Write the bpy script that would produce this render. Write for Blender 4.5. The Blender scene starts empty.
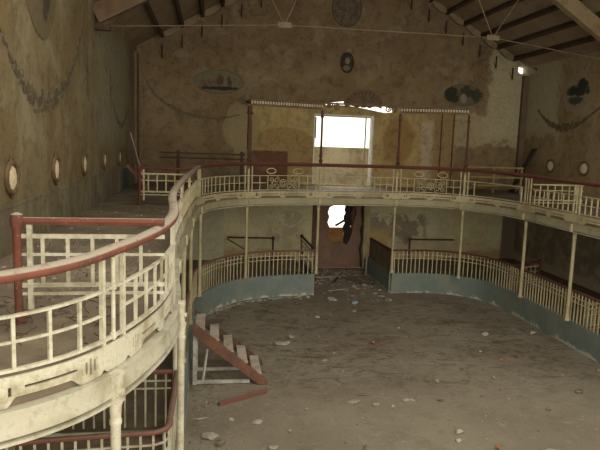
import bpy, bmesh, math, random
from mathutils import Vector, Matrix
random.seed(7)
C = bpy.context.scene.collection
PI = math.pi

# ------------------------------------------------------------------ helpers
class MB:
    def __init__(s): s.v = []; s.f = []; s.m = []
    def add(s, vs, fs, mi=0):
        o = len(s.v); s.v += [tuple(v) for v in vs]
        for f in fs: s.f.append(tuple(i + o for i in f)); s.m.append(mi)
        return s
    def box(s, c, d, u=(1, 0, 0), w=None, mi=0):
        u = Vector(u).normalized(); z = Vector((0, 0, 1))
        if w is None: w = z.cross(u).normalized()
        else: w = Vector(w).normalized()
        n = u.cross(w).normalized(); c = Vector(c); vs = []
        for k in (-.5, .5):
            for j, i in ((-.5, -.5), (-.5, .5), (.5, .5), (.5, -.5)):
                vs.append(c + u * (i * d[0]) + w * (j * d[1]) + n * (k * d[2]))
        return s.add(vs, [(3, 2, 1, 0), (4, 5, 6, 7), (0, 1, 5, 4), (1, 2, 6, 5), (2, 3, 7, 6), (3, 0, 4, 7)], mi)
    def bb(s, x0, x1, y0, y1, z0, z1, mi=0):
        return s.box(((x0+x1)/2, (y0+y1)/2, (z0+z1)/2), (x1-x0, y1-y0, z1-z0), mi=mi)
    def bar(s, a, b, wd, th, mi=0, up=(0, 0, 1)):
        a = Vector(a); b = Vector(b); d = b - a; L = d.length; d.normalize()
        side = d.cross(Vector(up))
        if side.length < 1e-4: side = Vector((1, 0, 0))
        side.normalize()
        return s.box((a + b) / 2, (L, wd, th), d, side, mi)
    def tube(s, pts, r, n=8, closed=False, mi=0):
        pts = [Vector(p) for p in pts]; N = len(pts); vs = []; prev = None
        for i, p in enumerate(pts):
            if closed: t = pts[(i+1) % N] - pts[i-1]
            else: t = pts[min(i+1, N-1)] - pts[max(i-1, 0)]
            t.normalize()
            if prev is None:
                a = Vector((0, 0, 1)) if abs(t.z) < .9 else Vector((1, 0, 0))
                a = (a - t * a.dot(t)).normalized()
            else:
                a = (prev - t * prev.dot(t)).normalized()
            prev = a; b = t.cross(a); rr = r[i] if isinstance(r, (list, tuple)) else r
            for k in range(n):
                q = 2 * PI * k / n; vs.append(p + a * (rr * math.cos(q)) + b * (rr * math.sin(q)))
        fs = []
        for i in range(N if closed else N - 1):
            j = (i + 1) % N
            for k in range(n):
                l = (k + 1) % n; fs.append((i*n+k, i*n+l, j*n+l, j*n+k))
        if not closed: fs += [tuple(range(n-1, -1, -1)), tuple((N-1)*n+k for k in range(n))]
        return s.add(vs, fs, mi)
    def lathe(s, c, prof, n=12, mi=0):
        vs = []; c = Vector(c)
        for r, z in prof:
            for k in range(n):
                q = 2*PI*k/n; vs.append(c + Vector((r*math.cos(q), r*math.sin(q), z)))
        fs = [(i*n+k, i*n+(k+1) % n, (i+1)*n+(k+1) % n, (i+1)*n+k) for i in range(len(prof)-1) for k in range(n)]
        fs += [tuple(range(n-1, -1, -1)), tuple((len(prof)-1)*n+k for k in range(n))]
        return s.add(vs, fs, mi)
    def sweep(s, path, s0, s1, prof, step=.12, zf=None, mi=0):
        n = max(2, int(math.ceil((s1-s0)/step))+1); m = len(prof); vs = []
        for i in range(n):
            q = s0 + (s1-s0)*i/(n-1); p, t, nn = path.at(q); 
            for (o, z) in prof: vs.append((p.x + nn.x*o, p.y + nn.y*o, z + (zf(q, z) if zf else 0)))
        fs = [(i*m+k, (i+1)*m+k, (i+1)*m+(k+1) % m, i*m+(k+1) % m) for i in range(n-1) for k in range(m)]
        fs += [tuple(range(m)), tuple((n-1)*m+k for k in range(m-1, -1, -1))]
        return s.add(vs, fs, mi)
    def build(s, name, mat, parent=None, smooth=False, bevel=0):
        me = bpy.data.meshes.new(name)
        off = Vector((0, 0, 0)); q = parent
        while q is not None: off += Vector(q.location); q = q.parent
        me.from_pydata([tuple(Vector(v) - off) for v in s.v], [], s.f)
        mats = mat if isinstance(mat, (list, tuple)) else [mat]
        for m in mats: me.materials.append(m)
        for p, mi in zip(me.polygons, s.m): p.material_index = mi; p.use_smooth = smooth
        b = bmesh.new(); b.from_mesh(me); bmesh.ops.recalc_face_normals(b, faces=b.faces); b.to_mesh(me); b.free()
        if smooth: me.set_sharp_from_angle(angle=math.radians(40))
        o = bpy.data.objects.new(name, me); C.objects.link(o)
        if parent is not None: o.parent = parent
        if bevel:
            md = o.modifiers.new('bevel', 'BEVEL'); md.width = bevel; md.segments = 2; md.limit_method = 'ANGLE'
        return o
def tag(o, label=None, cat=None, group=None, kind=None):
    if label: o['label'] = label
    if cat: o['category'] = cat
    if group: o['group'] = group
    if kind: o['kind'] = kind
    return o
def thing(name, loc, label, cat, group=None):
    o = bpy.data.objects.new(name, None); o.empty_display_size = .1; C.objects.link(o); o.location = loc
    return tag(o, label, cat, group)
def struct(name, mb, mat, **k): return tag(mb.build(name, mat, **k), kind='structure')
def copy_tree(o, loc=None, parent=None):
    c = o.copy(); C.objects.link(c)
    if parent is not None: c.parent = parent
    if loc is not None: c.location = loc
    for ch in list(o.children): copy_tree(ch, None, c)
    return c

class Path:
    def __init__(s, ctrl, ds=.04):
        P = [Vector((*p, 0)) for p in ctrl]; P = [P[0]*2-P[1]] + P + [P[-1]*2-P[-2]]
        raw = []
        for i in range(1, len(P)-2):
            a, b, c, d = P[i-1:i+3]
            # centripetal style
            n = max(4, int((c-b).length/.05))
            def kn(t, u, v): return t + max(1e-4, (v-u).length)**.5
            t0 = 0; t1 = kn(t0, a, b); t2 = kn(t1, b, c); t3 = kn(t2, c, d)
            for k in range(n):
                t = t1 + (t2-t1)*k/n
                A1 = a*((t1-t)/(t1-t0)) + b*((t-t0)/(t1-t0)); A2 = b*((t2-t)/(t2-t1)) + c*((t-t1)/(t2-t1)); A3 = c*((t3-t)/(t3-t2)) + d*((t-t2)/(t3-t2))
                B1 = A1*((t2-t)/(t2-t0)) + A2*((t-t0)/(t2-t0)); B2 = A2*((t3-t)/(t3-t1)) + A3*((t-t1)/(t3-t1))
                raw.append(B1*((t2-t)/(t2-t1)) + B2*((t-t1)/(t2-t1)))
        raw.append(P[-2]); s.p = raw; s.l = [0]
        for i in range(1, len(raw)): s.l.append(s.l[-1] + (raw[i]-raw[i-1]).length)
        s.L = s.l[-1]
    def pt(s, q):
        import bisect
        q = min(max(q, 0), s.L); i = min(max(bisect.bisect_right(s.l, q)-1, 0), len(s.p)-2)
        f = (q - s.l[i])/max(1e-9, s.l[i+1]-s.l[i]); return s.p[i].lerp(s.p[i+1], f)
    def at(s, q):
        p = s.pt(q); t = (s.pt(q+.06) - s.pt(q-.06)).normalized(); return p, t, Vector((t.y, -t.x, 0))
    def near(s, x, y):
        v = Vector((x, y, 0)); i = min(range(len(s.p)), key=lambda k: (s.p[k]-v).length_squared); return s.l[i]

# ------------------------------------------------------------------ materials
class NT:
    def __init__(s, name, rough=.85):
        s.mat = bpy.data.materials.new(name); s.mat.use_nodes = True; s.t = s.mat.node_tree; s.n = s.t.nodes; s.n.clear()
        s.out = s.n.new('ShaderNodeOutputMaterial'); s.b = s.n.new('ShaderNodeBsdfPrincipled'); s.t.links.new(s.b.outputs[0], s.out.inputs[0])
        s.b.inputs['Roughness'].default_value = rough; s.b.inputs['Specular IOR Level'].default_value = .25
        s.geo = s.n.new('ShaderNodeNewGeometry'); s.pos = s.geo.outputs['Position']
        s.sep = s.n.new('ShaderNodeSeparateXYZ'); s.t.links.new(s.pos, s.sep.inputs[0]); s.X, s.Y, s.Z = s.sep.outputs
    def L(s, a, inp):
        if isinstance(a, (int, float)): inp.default_value = a
        elif isinstance(a, tuple): inp.default_value = (*a, 1) if len(a) == 3 else a
        else: s.t.links.new(a, inp)
    def noise(s, scale, detail=5, rough=.6, stretch=None, dist=0):
        n = s.n.new('ShaderNodeTexNoise'); n.inputs['Scale'].default_value = scale; n.inputs['Detail'].default_value = detail
        n.inputs['Roughness'].default_value = rough; n.inputs['Distortion'].default_value = dist
        if stretch:
            m = s.n.new('ShaderNodeMapping'); m.inputs['Scale'].default_value = stretch; s.t.links.new(s.pos, m.inputs['Vector']); s.t.links.new(m.outputs[0], n.inputs['Vector'])
        else: s.t.links.new(s.pos, n.inputs['Vector'])
        return n.outputs['Fac']
    def math(s, op, a, b=0, c=None):
        m = s.n.new('ShaderNodeMath'); m.operation = op; s.L(a, m.inputs[0]); s.L(b, m.inputs[1])
        if c is not None: s.L(c, m.inputs[2])
        return m.outputs[0]
    def ramp(s, v, lo, hi):
        m = s.n.new('ShaderNodeMapRange'); m.interpolation_type = 'SMOOTHSTEP'; s.L(v, m.inputs[0]); m.inputs[1].default_value = lo; m.inputs[2].default_value = hi
        return m.outputs[0]
    def mix(s, f, a, b):
        m = s.n.new('ShaderNodeMix'); m.data_type = 'RGBA'; s.L(f, m.inputs[0]); s.L(a, m.inputs[6]); s.L(b, m.inputs[7]); return m.outputs[2]
    def mul(s, a, b): return s.math('MULTIPLY', a, b)
    def box(s, ax, lo, hi, soft=.15, nz=None, amp=.5):
        v = ax
        if nz is not None: v = s.math('ADD', v, s.mul(s.math('SUBTRACT', nz, .5), amp))
        return s.mul(s.ramp(v, lo-soft, lo+soft), s.math('SUBTRACT', 1, s.ramp(v, hi-soft, hi+soft)))
    def ell(s, a, b, ca, cb, ra, rb, soft=.15, nz=None, amp=.6):
        x = s.math('DIVIDE', s.math('SUBTRACT', a, ca), ra); y = s.math('DIVIDE', s.math('SUBTRACT', b, cb), rb)
        d = s.math('SQRT', s.math('ADD', s.mul(x, x), s.mul(y, y)))
        if nz is not None: d = s.math('ADD', d, s.mul(s.math('SUBTRACT', nz, .5), amp))
        return s.math('SUBTRACT', 1, s.ramp(d, 1-soft, 1+soft))
    def done(s, col, bump=None, bd=.02, bs=.4):
        s.L(col, s.b.inputs['Base Color'])
        if bump is not None:
            b = s.n.new('ShaderNodeBump'); b.inputs['Strength'].default_value = bs; b.inputs['Distance'].default_value = bd
            s.L(bump, b.inputs['Height']); s.t.links.new(b.outputs[0], s.b.inputs['Normal'])
        return s.mat

def worn(name, base, dirt, scale=3, lo=.45, hi=.7, fine=18, chips=None, rough=.8, bd=.004, stretch=None, dust=None):
    m = NT(name, rough); n1 = m.noise(scale, 6, .65, stretch); n2 = m.noise(fine, 4, .6, stretch)
    c = m.mix(m.ramp(n1, lo, hi), base, dirt)
    c = m.mix(m.mul(m.ramp(n2, .5, .72), .35), c, tuple(x*.55 for x in dirt))
    if chips: c = m.mix(m.ramp(m.noise(fine*1.7, 5, .7), .62, .68), c, chips)
    if dust:
        nz = m.n.new('ShaderNodeSeparateXYZ'); m.t.links.new(m.geo.outputs['Normal'], nz.inputs[0])
        c = m.mix(m.mul(m.ramp(nz.outputs[2], .4, .7), m.ramp(m.noise(9, 5, .6), .25, .5)), c, dust)
    return m.done(c, n2, bd)

M = {}
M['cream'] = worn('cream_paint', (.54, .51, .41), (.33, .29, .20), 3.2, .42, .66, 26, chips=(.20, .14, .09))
M['cream_far'] = worn('yellow_cream_paint_dim', (.45, .39, .25), (.32, .265, .15), 1.5, .42, .7, 14)  # far copy of the cream, yellower, the weaker light put into its colour
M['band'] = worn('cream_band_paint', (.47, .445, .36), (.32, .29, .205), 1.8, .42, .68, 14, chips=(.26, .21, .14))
M['band_far'] = worn('green_cream_band_dim', (.34, .31, .20), (.25, .22, .13), 1.1, .42, .75, 9)  # far copy of the band paint, dimmed in its colour the same way
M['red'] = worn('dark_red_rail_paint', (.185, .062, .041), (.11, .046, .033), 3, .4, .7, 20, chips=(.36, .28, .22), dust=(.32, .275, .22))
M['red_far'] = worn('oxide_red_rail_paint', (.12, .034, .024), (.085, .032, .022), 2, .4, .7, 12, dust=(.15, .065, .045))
M['red_low'] = worn('lower_rail_red_paint', (.20, .062, .05), (.14, .075, .06), 2, .4, .7, 12, dust=(.20, .125, .10))
M['iron'] = worn('strap_shadow_brown', (.055, .032, .022), (.09, .05, .03), 4, .4, .7, 20)  # only on the diagonal shadow bars of the wall ties
M['wood_grey'] = worn('pale_weathered_wood', (.40, .34, .29), (.27, .22, .18), 3, .4, .65, 22, stretch=(1, 1, 1))
M['wood_red'] = worn('red_brown_wood', (.185, .085, .058), (.12, .062, .045), 3, .4, .65, 22)
M['wood_dark'] = worn('dark_aged_wood', (.10, .06, .038), (.06, .04, .028), 3, .4, .65, 22)
M['wood_orange'] = worn('orange_board', (.42, .20, .07), (.30, .15, .06), 3, .4, .65, 12)
M['wood_white'] = worn('whitewashed_wood', (.42, .41, .38), (.28, .27, .24), 3, .4, .65, 12)
M['beam'] = worn('pale_brown_beam_timber', (.25, .19, .115), (.18, .125, .07), 1.5, .4, .7, 12)
M['purlin'] = worn('dark_purlin_timber', (.085, .055, .035), (.055, .035, .024), 1.5, .4, .7, 12)
M['slab'] = worn('dusty_slab_edge', (.20, .17, .11), (.13, .105, .07), 2, .4, .7, 12)
M['stone'] = worn('plaster_rubble', (.36, .33, .275), (.22, .195, .155), 7, .4, .7, 30)
M['stone_dark'] = worn('brown_rubble', (.20, .165, .13), (.12, .095, .07), 7, .4, .7, 30)
M['stone_red'] = worn('brick_fragment', (.33, .12, .06), (.22, .10, .06), 7, .4, .7, 30)
M['blue_trash'] = worn('blue_grey_scrap', (.30, .36, .42), (.12, .14, .17), 12, .4, .7, 30)
M['gilt'] = worn('ochre_frame_plaster', (.15, .10, .052), (.09, .06, .033), 9, .4, .7, 30)
M['disc'] = worn('pale_oval_glass', (.78, .66, .46), (.60, .47, .30), 11, .45, .65, 40)

def wall_left_mat():
    m = NT('left_wall_plaster', .9); big = m.noise(.45, 6, .6); med = m.noise(1.7, 6, .65); st = m.noise(1, 6, .65, (1.296, 1.320, 0.219)); fi = m.noise(9, 5, .65)
    c = m.mix(m.ramp(big, .38, .62), (0.173, 0.124, 0.059), (0.211, 0.169, 0.095))
    c = m.mix(m.mul(m.ramp(st, .5, .72), .5), c, (0.260, 0.217, 0.130))
    c = m.mix(m.mul(m.ramp(med, .52, .7), .55), c, (0.115, 0.079, 0.041))
    c = m.mix(m.mul(m.box(m.Y, 18.3, 24.8, .7, med, 1.5), m.box(m.Z, 5.6, 9.2, .5, med, 1.5)), c, (0.230, 0.203, 0.130))
    c = m.mix(m.mul(m.ramp(fi, .5, .8), .45), c, (0.085, 0.060, 0.031))
    low = m.mix(m.ramp(st, .42, .66), (0.139, 0.116, 0.071), (0.211, 0.176, 0.108))
    low = m.mix(m.mul(m.ramp(fi, .55, .75), .5), low, (0.085, 0.067, 0.040))
    c = m.mix(m.math('SUBTRACT', 1, m.ramp(m.Z, 4.66, 4.70)), c, low)
    lo2 = m.mix(m.ramp(med, .42, .62), (0.439, 0.364, 0.211), (0.330, 0.271, 0.152))
    c = m.mix(m.math('SUBTRACT', 1, m.ramp(m.Z, 3.5, 3.6)), c, lo2)
    mo = m.noise(2.6, 8, .75, None, .8); mp = m.noise(.9, 7, .7, None, .5)
    c = m.mix(m.mul(m.ramp(mo, .50, .60), .55), c, m.mix(.55, c, (0.028, 0.020, 0.013)))
    c = m.mix(m.mul(m.ramp(mp, .54, .62), .30), c, (0.323, 0.285, 0.200))
    c = m.mix(m.mul(m.ramp(m.noise(5.5, 7, .75), .57, .63), .6), c, m.mix(.5, c, (0.019, 0.015, 0.011)))
    return m.done(c, fi, .01)
def wall_right_mat():
    m = NT('right_wall_plaster', .9); big = m.noise(.5, 6, .6); med = m.noise(1.5, 6, .65); fi = m.noise(9, 5, .65)
    c = m.mix(m.ramp(big, .38, .62), (0.257, 0.186, 0.095), (0.320, 0.242, 0.139))
    c = m.mix(m.mul(m.ramp(med, .5, .68), .6), c, (0.165, 0.116, 0.062))
    c = m.mix(m.mul(m.box(m.Y, 25.0, 29, .35, med, 2.2), m.box(m.Z, 6.6, 11, .3, med, 1.2)), c, (0.372, 0.312, 0.198))
    c = m.mix(m.mul(m.ramp(fi, .55, .8), .45), c, (0.124, 0.086, 0.050))
    low = m.mix(m.ramp(med, .42, .62), (0.27, 0.215, 0.165), (0.42, 0.345, 0.26))
    low = m.mix(m.box(m.Y, 5, 20.6, .25, med, 2.5), low, (0.660, 0.540, 0.309))
    low = m.mix(m.math('SUBTRACT', 1, m.ramp(m.Z, .75, 1.0)), low, (0.447, 0.372, 0.261))
    c = m.mix(m.math('SUBTRACT', 1, m.ramp(m.Z, 3.5, 3.6)), c, low)
    up_ = m.math('ADD', .3, m.mul(.7, m.ramp(m.Z, 3.4, 3.7)))
    mo = m.noise(2.6, 8, .75, None, .8); mp = m.noise(.9, 7, .7, None, .5)
    c = m.mix(m.mul(m.mul(m.ramp(mo, .50, .60), .55), up_), c, m.mix(.55, c, (0.029, 0.020, 0.013)))
    c = m.mix(m.mul(m.mul(m.ramp(mp, .54, .62), .30), up_), c, (0.330, 0.285, 0.204))
    c = m.mix(m.mul(m.ramp(m.noise(5.5, 7, .75), .57, .63), .6), c, m.mix(.5, c, (0.019, 0.015, 0.011)))
    pp = m.mul(m.box(m.Y, 25.0, 29, .06, mp, 2.6), m.box(m.Z, 6.4, 11, .08, mp, 2.6))
    c = m.mix(m.mul(pp, .6), c, m.mix(m.ramp(fi, .4, .7), (.40, .36, .245), (.30, .26, .17)))
    return m.done(c, fi, .01)
def wall_back_mat():
    m = NT('back_wall_plaster', .9); big = m.noise(.5, 6, .6); med = m.noise(1.6, 6, .65); st = m.noise(1.2, 6, .65, (1.8, 1, .5)); fi = m.noise(10, 5, .65)
    c = m.mix(m.ramp(big, .38, .62), (0.214, 0.149, 0.081), (0.261, 0.190, 0.113))
    c = m.mix(m.mul(m.ramp(med, .5, .68), .6), c, (0.133, 0.090, 0.051))
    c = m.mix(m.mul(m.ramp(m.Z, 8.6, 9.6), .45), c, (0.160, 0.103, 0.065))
    # pale replastered right corner
    pc = m.mul(m.box(m.X, 12.9, 15.5, .18, med, 1.6), m.box(m.Z, 6.3, 9.9, .3, med, 1.6))
    c = m.mix(pc, c, (0.384, 0.324, 0.209))
    c = m.mix(m.mul(m.ell(m.X, m.Z, 11.7, 6.6, 2.2, .75, .1, st, .8), .8), c, (0.438, 0.350, 0.220))
    # pale patch left of the canopy and the big arc stains
    c = m.mix(m.mul(m.ell(m.X, m.Z, 1.45, 6.2, .7, 1.15, .12, st, 1.1), .7), c, (0.352, 0.278, 0.173))
    # ochre painted panel behind the balcony box
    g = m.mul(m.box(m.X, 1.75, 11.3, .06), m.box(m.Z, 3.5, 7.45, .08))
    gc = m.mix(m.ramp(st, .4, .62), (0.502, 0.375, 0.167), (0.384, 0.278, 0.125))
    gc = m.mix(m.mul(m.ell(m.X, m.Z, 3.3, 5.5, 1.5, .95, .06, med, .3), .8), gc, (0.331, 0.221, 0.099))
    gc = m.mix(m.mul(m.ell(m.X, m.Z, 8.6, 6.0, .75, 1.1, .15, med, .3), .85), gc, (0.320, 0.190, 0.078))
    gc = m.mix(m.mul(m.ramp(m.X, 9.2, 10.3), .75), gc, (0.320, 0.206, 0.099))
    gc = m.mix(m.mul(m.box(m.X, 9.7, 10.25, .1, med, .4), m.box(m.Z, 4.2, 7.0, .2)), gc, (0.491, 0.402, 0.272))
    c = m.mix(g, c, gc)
    c = m.mix(m.mul(m.box(m.X, 1.75, 3.45, .03), m.box(m.Z, 3.6, 5.36, .03)), c, (.165, .078, .048))
    c = m.mix(m.mul(m.ramp(fi, .5, .8), .4), c, (0.107, 0.072, 0.042))
    # under the balcony
    low = m.mix(m.ramp(big, .4, .62), (0.660, 0.610, 0.402), (0.566, 0.498, 0.321))
    pt = m.mul(m.box(m.Z, 1.5, 2.65, .12, med, 2.2), m.ramp(med, .46, .50))
    pt = m.mul(pt, m.math('MAXIMUM', m.box(m.X, 7.3, 10.2, .3), m.mul(m.box(m.X, 2.6, 4.2, .2), .5)))
    low = m.mix(pt, low, (0.320, 0.255, 0.197))
    low = m.mix(m.mul(m.box(m.X, 7.3, 8.4, .2, med, 1), m.box(m.Z, -.2, 1.9, .2, med, 1.3)), low, (0.534, 0.367, 0.173))
    low = m.mix(m.box(m.X, 11.2, 14.0, .02), low, m.mix(m.ramp(med, .4, .6), (0.660, 0.649, 0.402), (0.660, 0.525, 0.311)))
    low = m.mix(m.math('SUBTRACT', 1, m.ramp(m.math('ADD', m.Z, m.mul(m.math('SUBTRACT', med, .5), 1.5)), .7, 1.0)), low, (0.513, 0.358, 0.197))
    low = m.mix(m.box(m.X, 14.0, 16, .03), low, (0.20, 0.165, 0.13))
    c = m.mix(m.math('SUBTRACT', 1, m.ramp(m.Z, 3.5, 3.6)), c, low)
    up_ = m.math('ADD', .3, m.mul(.7, m.ramp(m.Z, 3.4, 3.7)))
    mo = m.noise(2.6, 8, .75, None, .8); mp = m.noise(.9, 7, .7, None, .5)
    c = m.mix(m.mul(m.mul(m.ramp(mo, .50, .60), .55), up_), c, m.mix(.55, c, (0.028, 0.020, 0.013)))
    c = m.mix(m.mul(m.mul(m.ramp(mp, .54, .62), .30), up_), c, (0.316, 0.279, 0.204))
    c = m.mix(m.mul(m.ramp(m.noise(5.5, 7, .75), .57, .63), .6), c, m.mix(.5, c, (0.019, 0.015, 0.011)))
    c = m.mix(m.mul(m.ell(m.X, m.Z, 1.35, 6.3, .72, 1.1, .03, big, 1.6), .75), c, m.mix(m.ramp(fi, .4, .7), (.34, .275, .155), (.26, .205, .115)))
    pp = m.mul(m.box(m.X, 12.9, 15.5, .06, mp, 2.6), m.box(m.Z, 6.2, 11, .08, mp, 2.6))
    c = m.mix(m.mul(pp, .6), c, m.mix(m.ramp(fi, .4, .7), (.44, .40, .27), (.33, .28, .18)))
    return m.done(c, fi, .01)
def floor_mat():
    m = NT('dusty_stone_floor', .95); big = m.noise(.35, 6, .6); med = m.noise(1.3, 8, .7); fi = m.noise(14, 6, .7); st = m.noise(1.1, 7, .75, (.8, 1.5, 1), 1.0)
    c = m.mix(m.ramp(big, .38, .62), (0.209, 0.174, 0.134), (0.251, 0.218, 0.167))
    c = m.mix(m.mul(m.ramp(med, .5, .68), .5), c, (0.148, 0.118, 0.086))
    wet = m.mul(m.ramp(st, .52, .6), m.box(m.Y, 14.0, 21.5, 1.4))
    c = m.mix(m.mul(wet, .6), c, (0.112, 0.077, 0.051))
    ru = m.mul(m.ramp(m.noise(2.1, 6, .7), .54, .66), m.ell(m.X, m.Y, 5.9, 16.3, 2.0, 1.5, .5))
    c = m.mix(m.mul(ru, .65), c, (0.224, 0.109, 0.051))
    c = m.mix(m.mul(m.ramp(fi, .5, .72), .5), c, (0.121, 0.100, 0.073))
    c = m.mix(m.mul(m.ramp(m.noise(23, 5, .7), .63, .7), .5), c, (0.354, 0.317, 0.258))
    ck = m.noise(1.5, 9, .8, (.85, 1.5, 1), 1.6)
    c = m.mix(m.mul(m.mul(m.ramp(ck, .53, .57), m.math('SUBTRACT', 1, m.ramp(ck, .60, .66))), m.mul(m.box(m.Y, 13.5, 22.5, 1.2), .6)), c, (.055, .038, .026))
    c = m.mix(m.mul(m.ramp(m.noise(6, 8, .8), .55, .66), .4), c, (.10, .085, .065))
    c = m.mix(m.mul(m.ramp(m.noise(3.3, 8, .8), .54, .66), .5), c, (.33, .30, .25))
    return m.done(c, m.math('ADD', fi, m.mul(med, 1.5)), .02, .5)
def blue_mat():
    m = NT('blue_parapet_paint', .85); med = m.noise(1.3, 6, .65); fi = m.noise(8, 6, .7)
    c = m.mix(m.ramp(med, .38, .64), (.165, .205, .195), (.22, .24, .21))
    c = m.mix(m.mul(m.ramp(fi, .55, .75), .4), c, (.12, .15, .14))
    e = m.math('ADD', m.Z, m.mul(m.math('SUBTRACT', m.noise(1.9, 6, .75), .5), 1.1))
    c = m.mix(m.math('SUBTRACT', 1, m.ramp(e, .02, .07)), c, (.46, .46, .42))
    c = m.mix(m.ramp(e, .93, .98), c, (.40, .41, .37))
    return m.done(c, fi, .01)
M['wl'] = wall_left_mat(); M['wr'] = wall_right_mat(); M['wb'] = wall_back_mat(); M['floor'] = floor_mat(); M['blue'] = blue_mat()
M['ceil'] = worn('brown_roof_boards', (.31, .235, .155), (.23, .165, .105), 1, .4, .7, 7)
M['bfloor'] = worn('dirty_gallery_floor', (.15, .115, .085), (.23, .19, .13), 1.2, .42, .65, 8)
M['bunder'] = worn('gallery_soffit_paint', (.27, .25, .17), (.20, .18, .12), 1.2, .42, .65, 8)
M['beige'] = worn('beige_partition_paint', (.56, .52, .37), (.46, .42, .29), .8, .4, .65, 5)
M['infill'] = worn('rough_brown_render', (.27, .17, .125), (.20, .13, .095), 1.3, .4, .65, 9, bd=.02)
M['jamb'] = worn('cream_door_jamb', (.50, .42, .24), (.36, .29, .17), 2, .4, .65, 12)
M['sky_lit_jamb'] = worn('sky_lit_reveal', (.75, .74, .68), (.62, .60, .52), 2, .4, .65, 12)
M['ext'] = worn('outside_wall_render', (.50, .46, .35), (.30, .27, .19), 1.5, .4, .65, 9)

# ------------------------------------------------------------------ room shell
XL, XR, YB = -3.2, 14.7, 27.8
EV = 9.35; AX = 5.75; SL = .56
def roofz(x): return EV + (min(x - XL, XR - x))*SL
FZ = 3.85
def poly_wall(outer, holes, th, fn):
    """2D outline with holes -> solid wall; fn(u,v,d) gives the 3D point"""
    b = bmesh.new()
    for loop in [outer] + holes:
        vs = [b.verts.new((p[0], p[1], 0)) for p in loop]
        for i in range(len(vs)): b.edges.new((vs[i], vs[(i+1) % len(vs)]))
    bmesh.ops.triangle_fill(b, edges=b.edges[:], use_beauty=True)
    b.verts.index_update(); mb = MB()
    V = [(v.co.x, v.co.y) for v in b.verts]; F = [tuple(v.index for v in f.verts) for f in b.faces]
    b.free(); n = len(V)
    mb.add([fn(u, v, 0) for u, v in V] + [fn(u, v, th) for u, v in V], F + [tuple(i+n for i in f) for f in F])
    for loop in [outer] + holes:
        k = len(loop); mb.add([fn(u, v, 0) for u, v in loop] + [fn(u, v, th) for u, v in loop], [(i, (i+1) % k, k+(i+1) % k, k+i) for i in range(k)])
    o = mb
    return o
def weld(o):
    b = bmesh.new(); b.from_mesh(o.data); bmesh.ops.remove_doubles(b, verts=b.verts, dist=1e-4); bmesh.ops.recalc_face_normals(b, faces=b.faces); b.to_mesh(o.data); b.free(); return o

YF = -3.0
YR = 12.5   # roof left off over the unseen stage end to let sky light in
# floor
struct('floor', MB().bb(XL-.3, XR+.3, YF, YB+.5, -.2, 0), M['floor'])
# raised box floors behind the lower parapet built later
win = [(4.6, 3.9), (7.38, 3.9), (7.38, 7.1), (4.6, 7.1)]
door = [(4.9, .02), (7.32, .02), (7.32, 3.25), (4.9, 3.25)]
fan = [(5.1, 7.49), (5.6, 7.52), (6.05, 7.51), (6.55, 7.46), (7.0, 7.39), (7.55, 7.30), (7.9, 7.25), (8.4, 7.33), (8.4, 7.5), (7.86, 7.57), (6.9, 7.72), (6.0, 7.72), (5.1, 7.60)]
eave = [(14.2, 9.40), (14.33, 9.31), (14.5, 9.35), (14.69, 9.28), (14.69, 9.63), (14.4, 9.70), (14.2, 9.62)]
outer = [(XL, 0), (XR, 0), (XR, EV+.6), (AX, EV+8.93*SL+.6), (XL, EV+.6)]
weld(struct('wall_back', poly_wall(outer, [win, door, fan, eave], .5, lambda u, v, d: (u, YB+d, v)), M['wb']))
weld(struct('wall_left', poly_wall([(YF, 0), (YB+.5, 0), (YB+.5, EV+.5), (YF, EV+.5)], [], .5, lambda u, v, d: (XL-d, u, v)), M['wl']))
weld(struct('wall_right', poly_wall([(YF, 0), (YB+.5, 0), (YB+.5, EV+.5), (YF, EV+.5)], [[(26.9, 9.40), (27.2, 9.33), (27.7, 9.29), (27.7, 9.60), (27.3, 9.62), (27.0, 9.55)]], .5, lambda u, v, d: (XR+d, u, v)), M['wr']))
# ceiling: two roof slopes
mb = MB()
for sx in (-1, 1):
    x0 = XL-.5 if sx < 0 else XR+.5
    a = (x0, roofz(XL) + .30 - .5*SL); b_ = (AX, EV+8.95*SL+.30)
    n = [(a[0], YR, a[1]), (b_[0], YR, b_[1]), (b_[0], YB+.5, b_[1]), (a[0], YB+.5, a[1])]
    mb.add([(x, y, z) for x, y, z in n] + [(x, y, z+.12) for x, y, z in n], [(0, 1, 2, 3), (4, 5, 6, 7), (0, 1, 5, 4), (1, 2, 6, 5), (2, 3, 7, 6), (3, 0, 4, 7)])
struct('ceiling', mb, M['ceil'])
# dado ledge on the left wall
struct('trim_1', MB().bb(XL, XL+.035, YF, YB, 4.60, 4.66), M['wl'])
struct('trim_2', MB().bb(XL, XL+.02, YF, YB, 3.85, 4.60), M['wl'])

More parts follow.
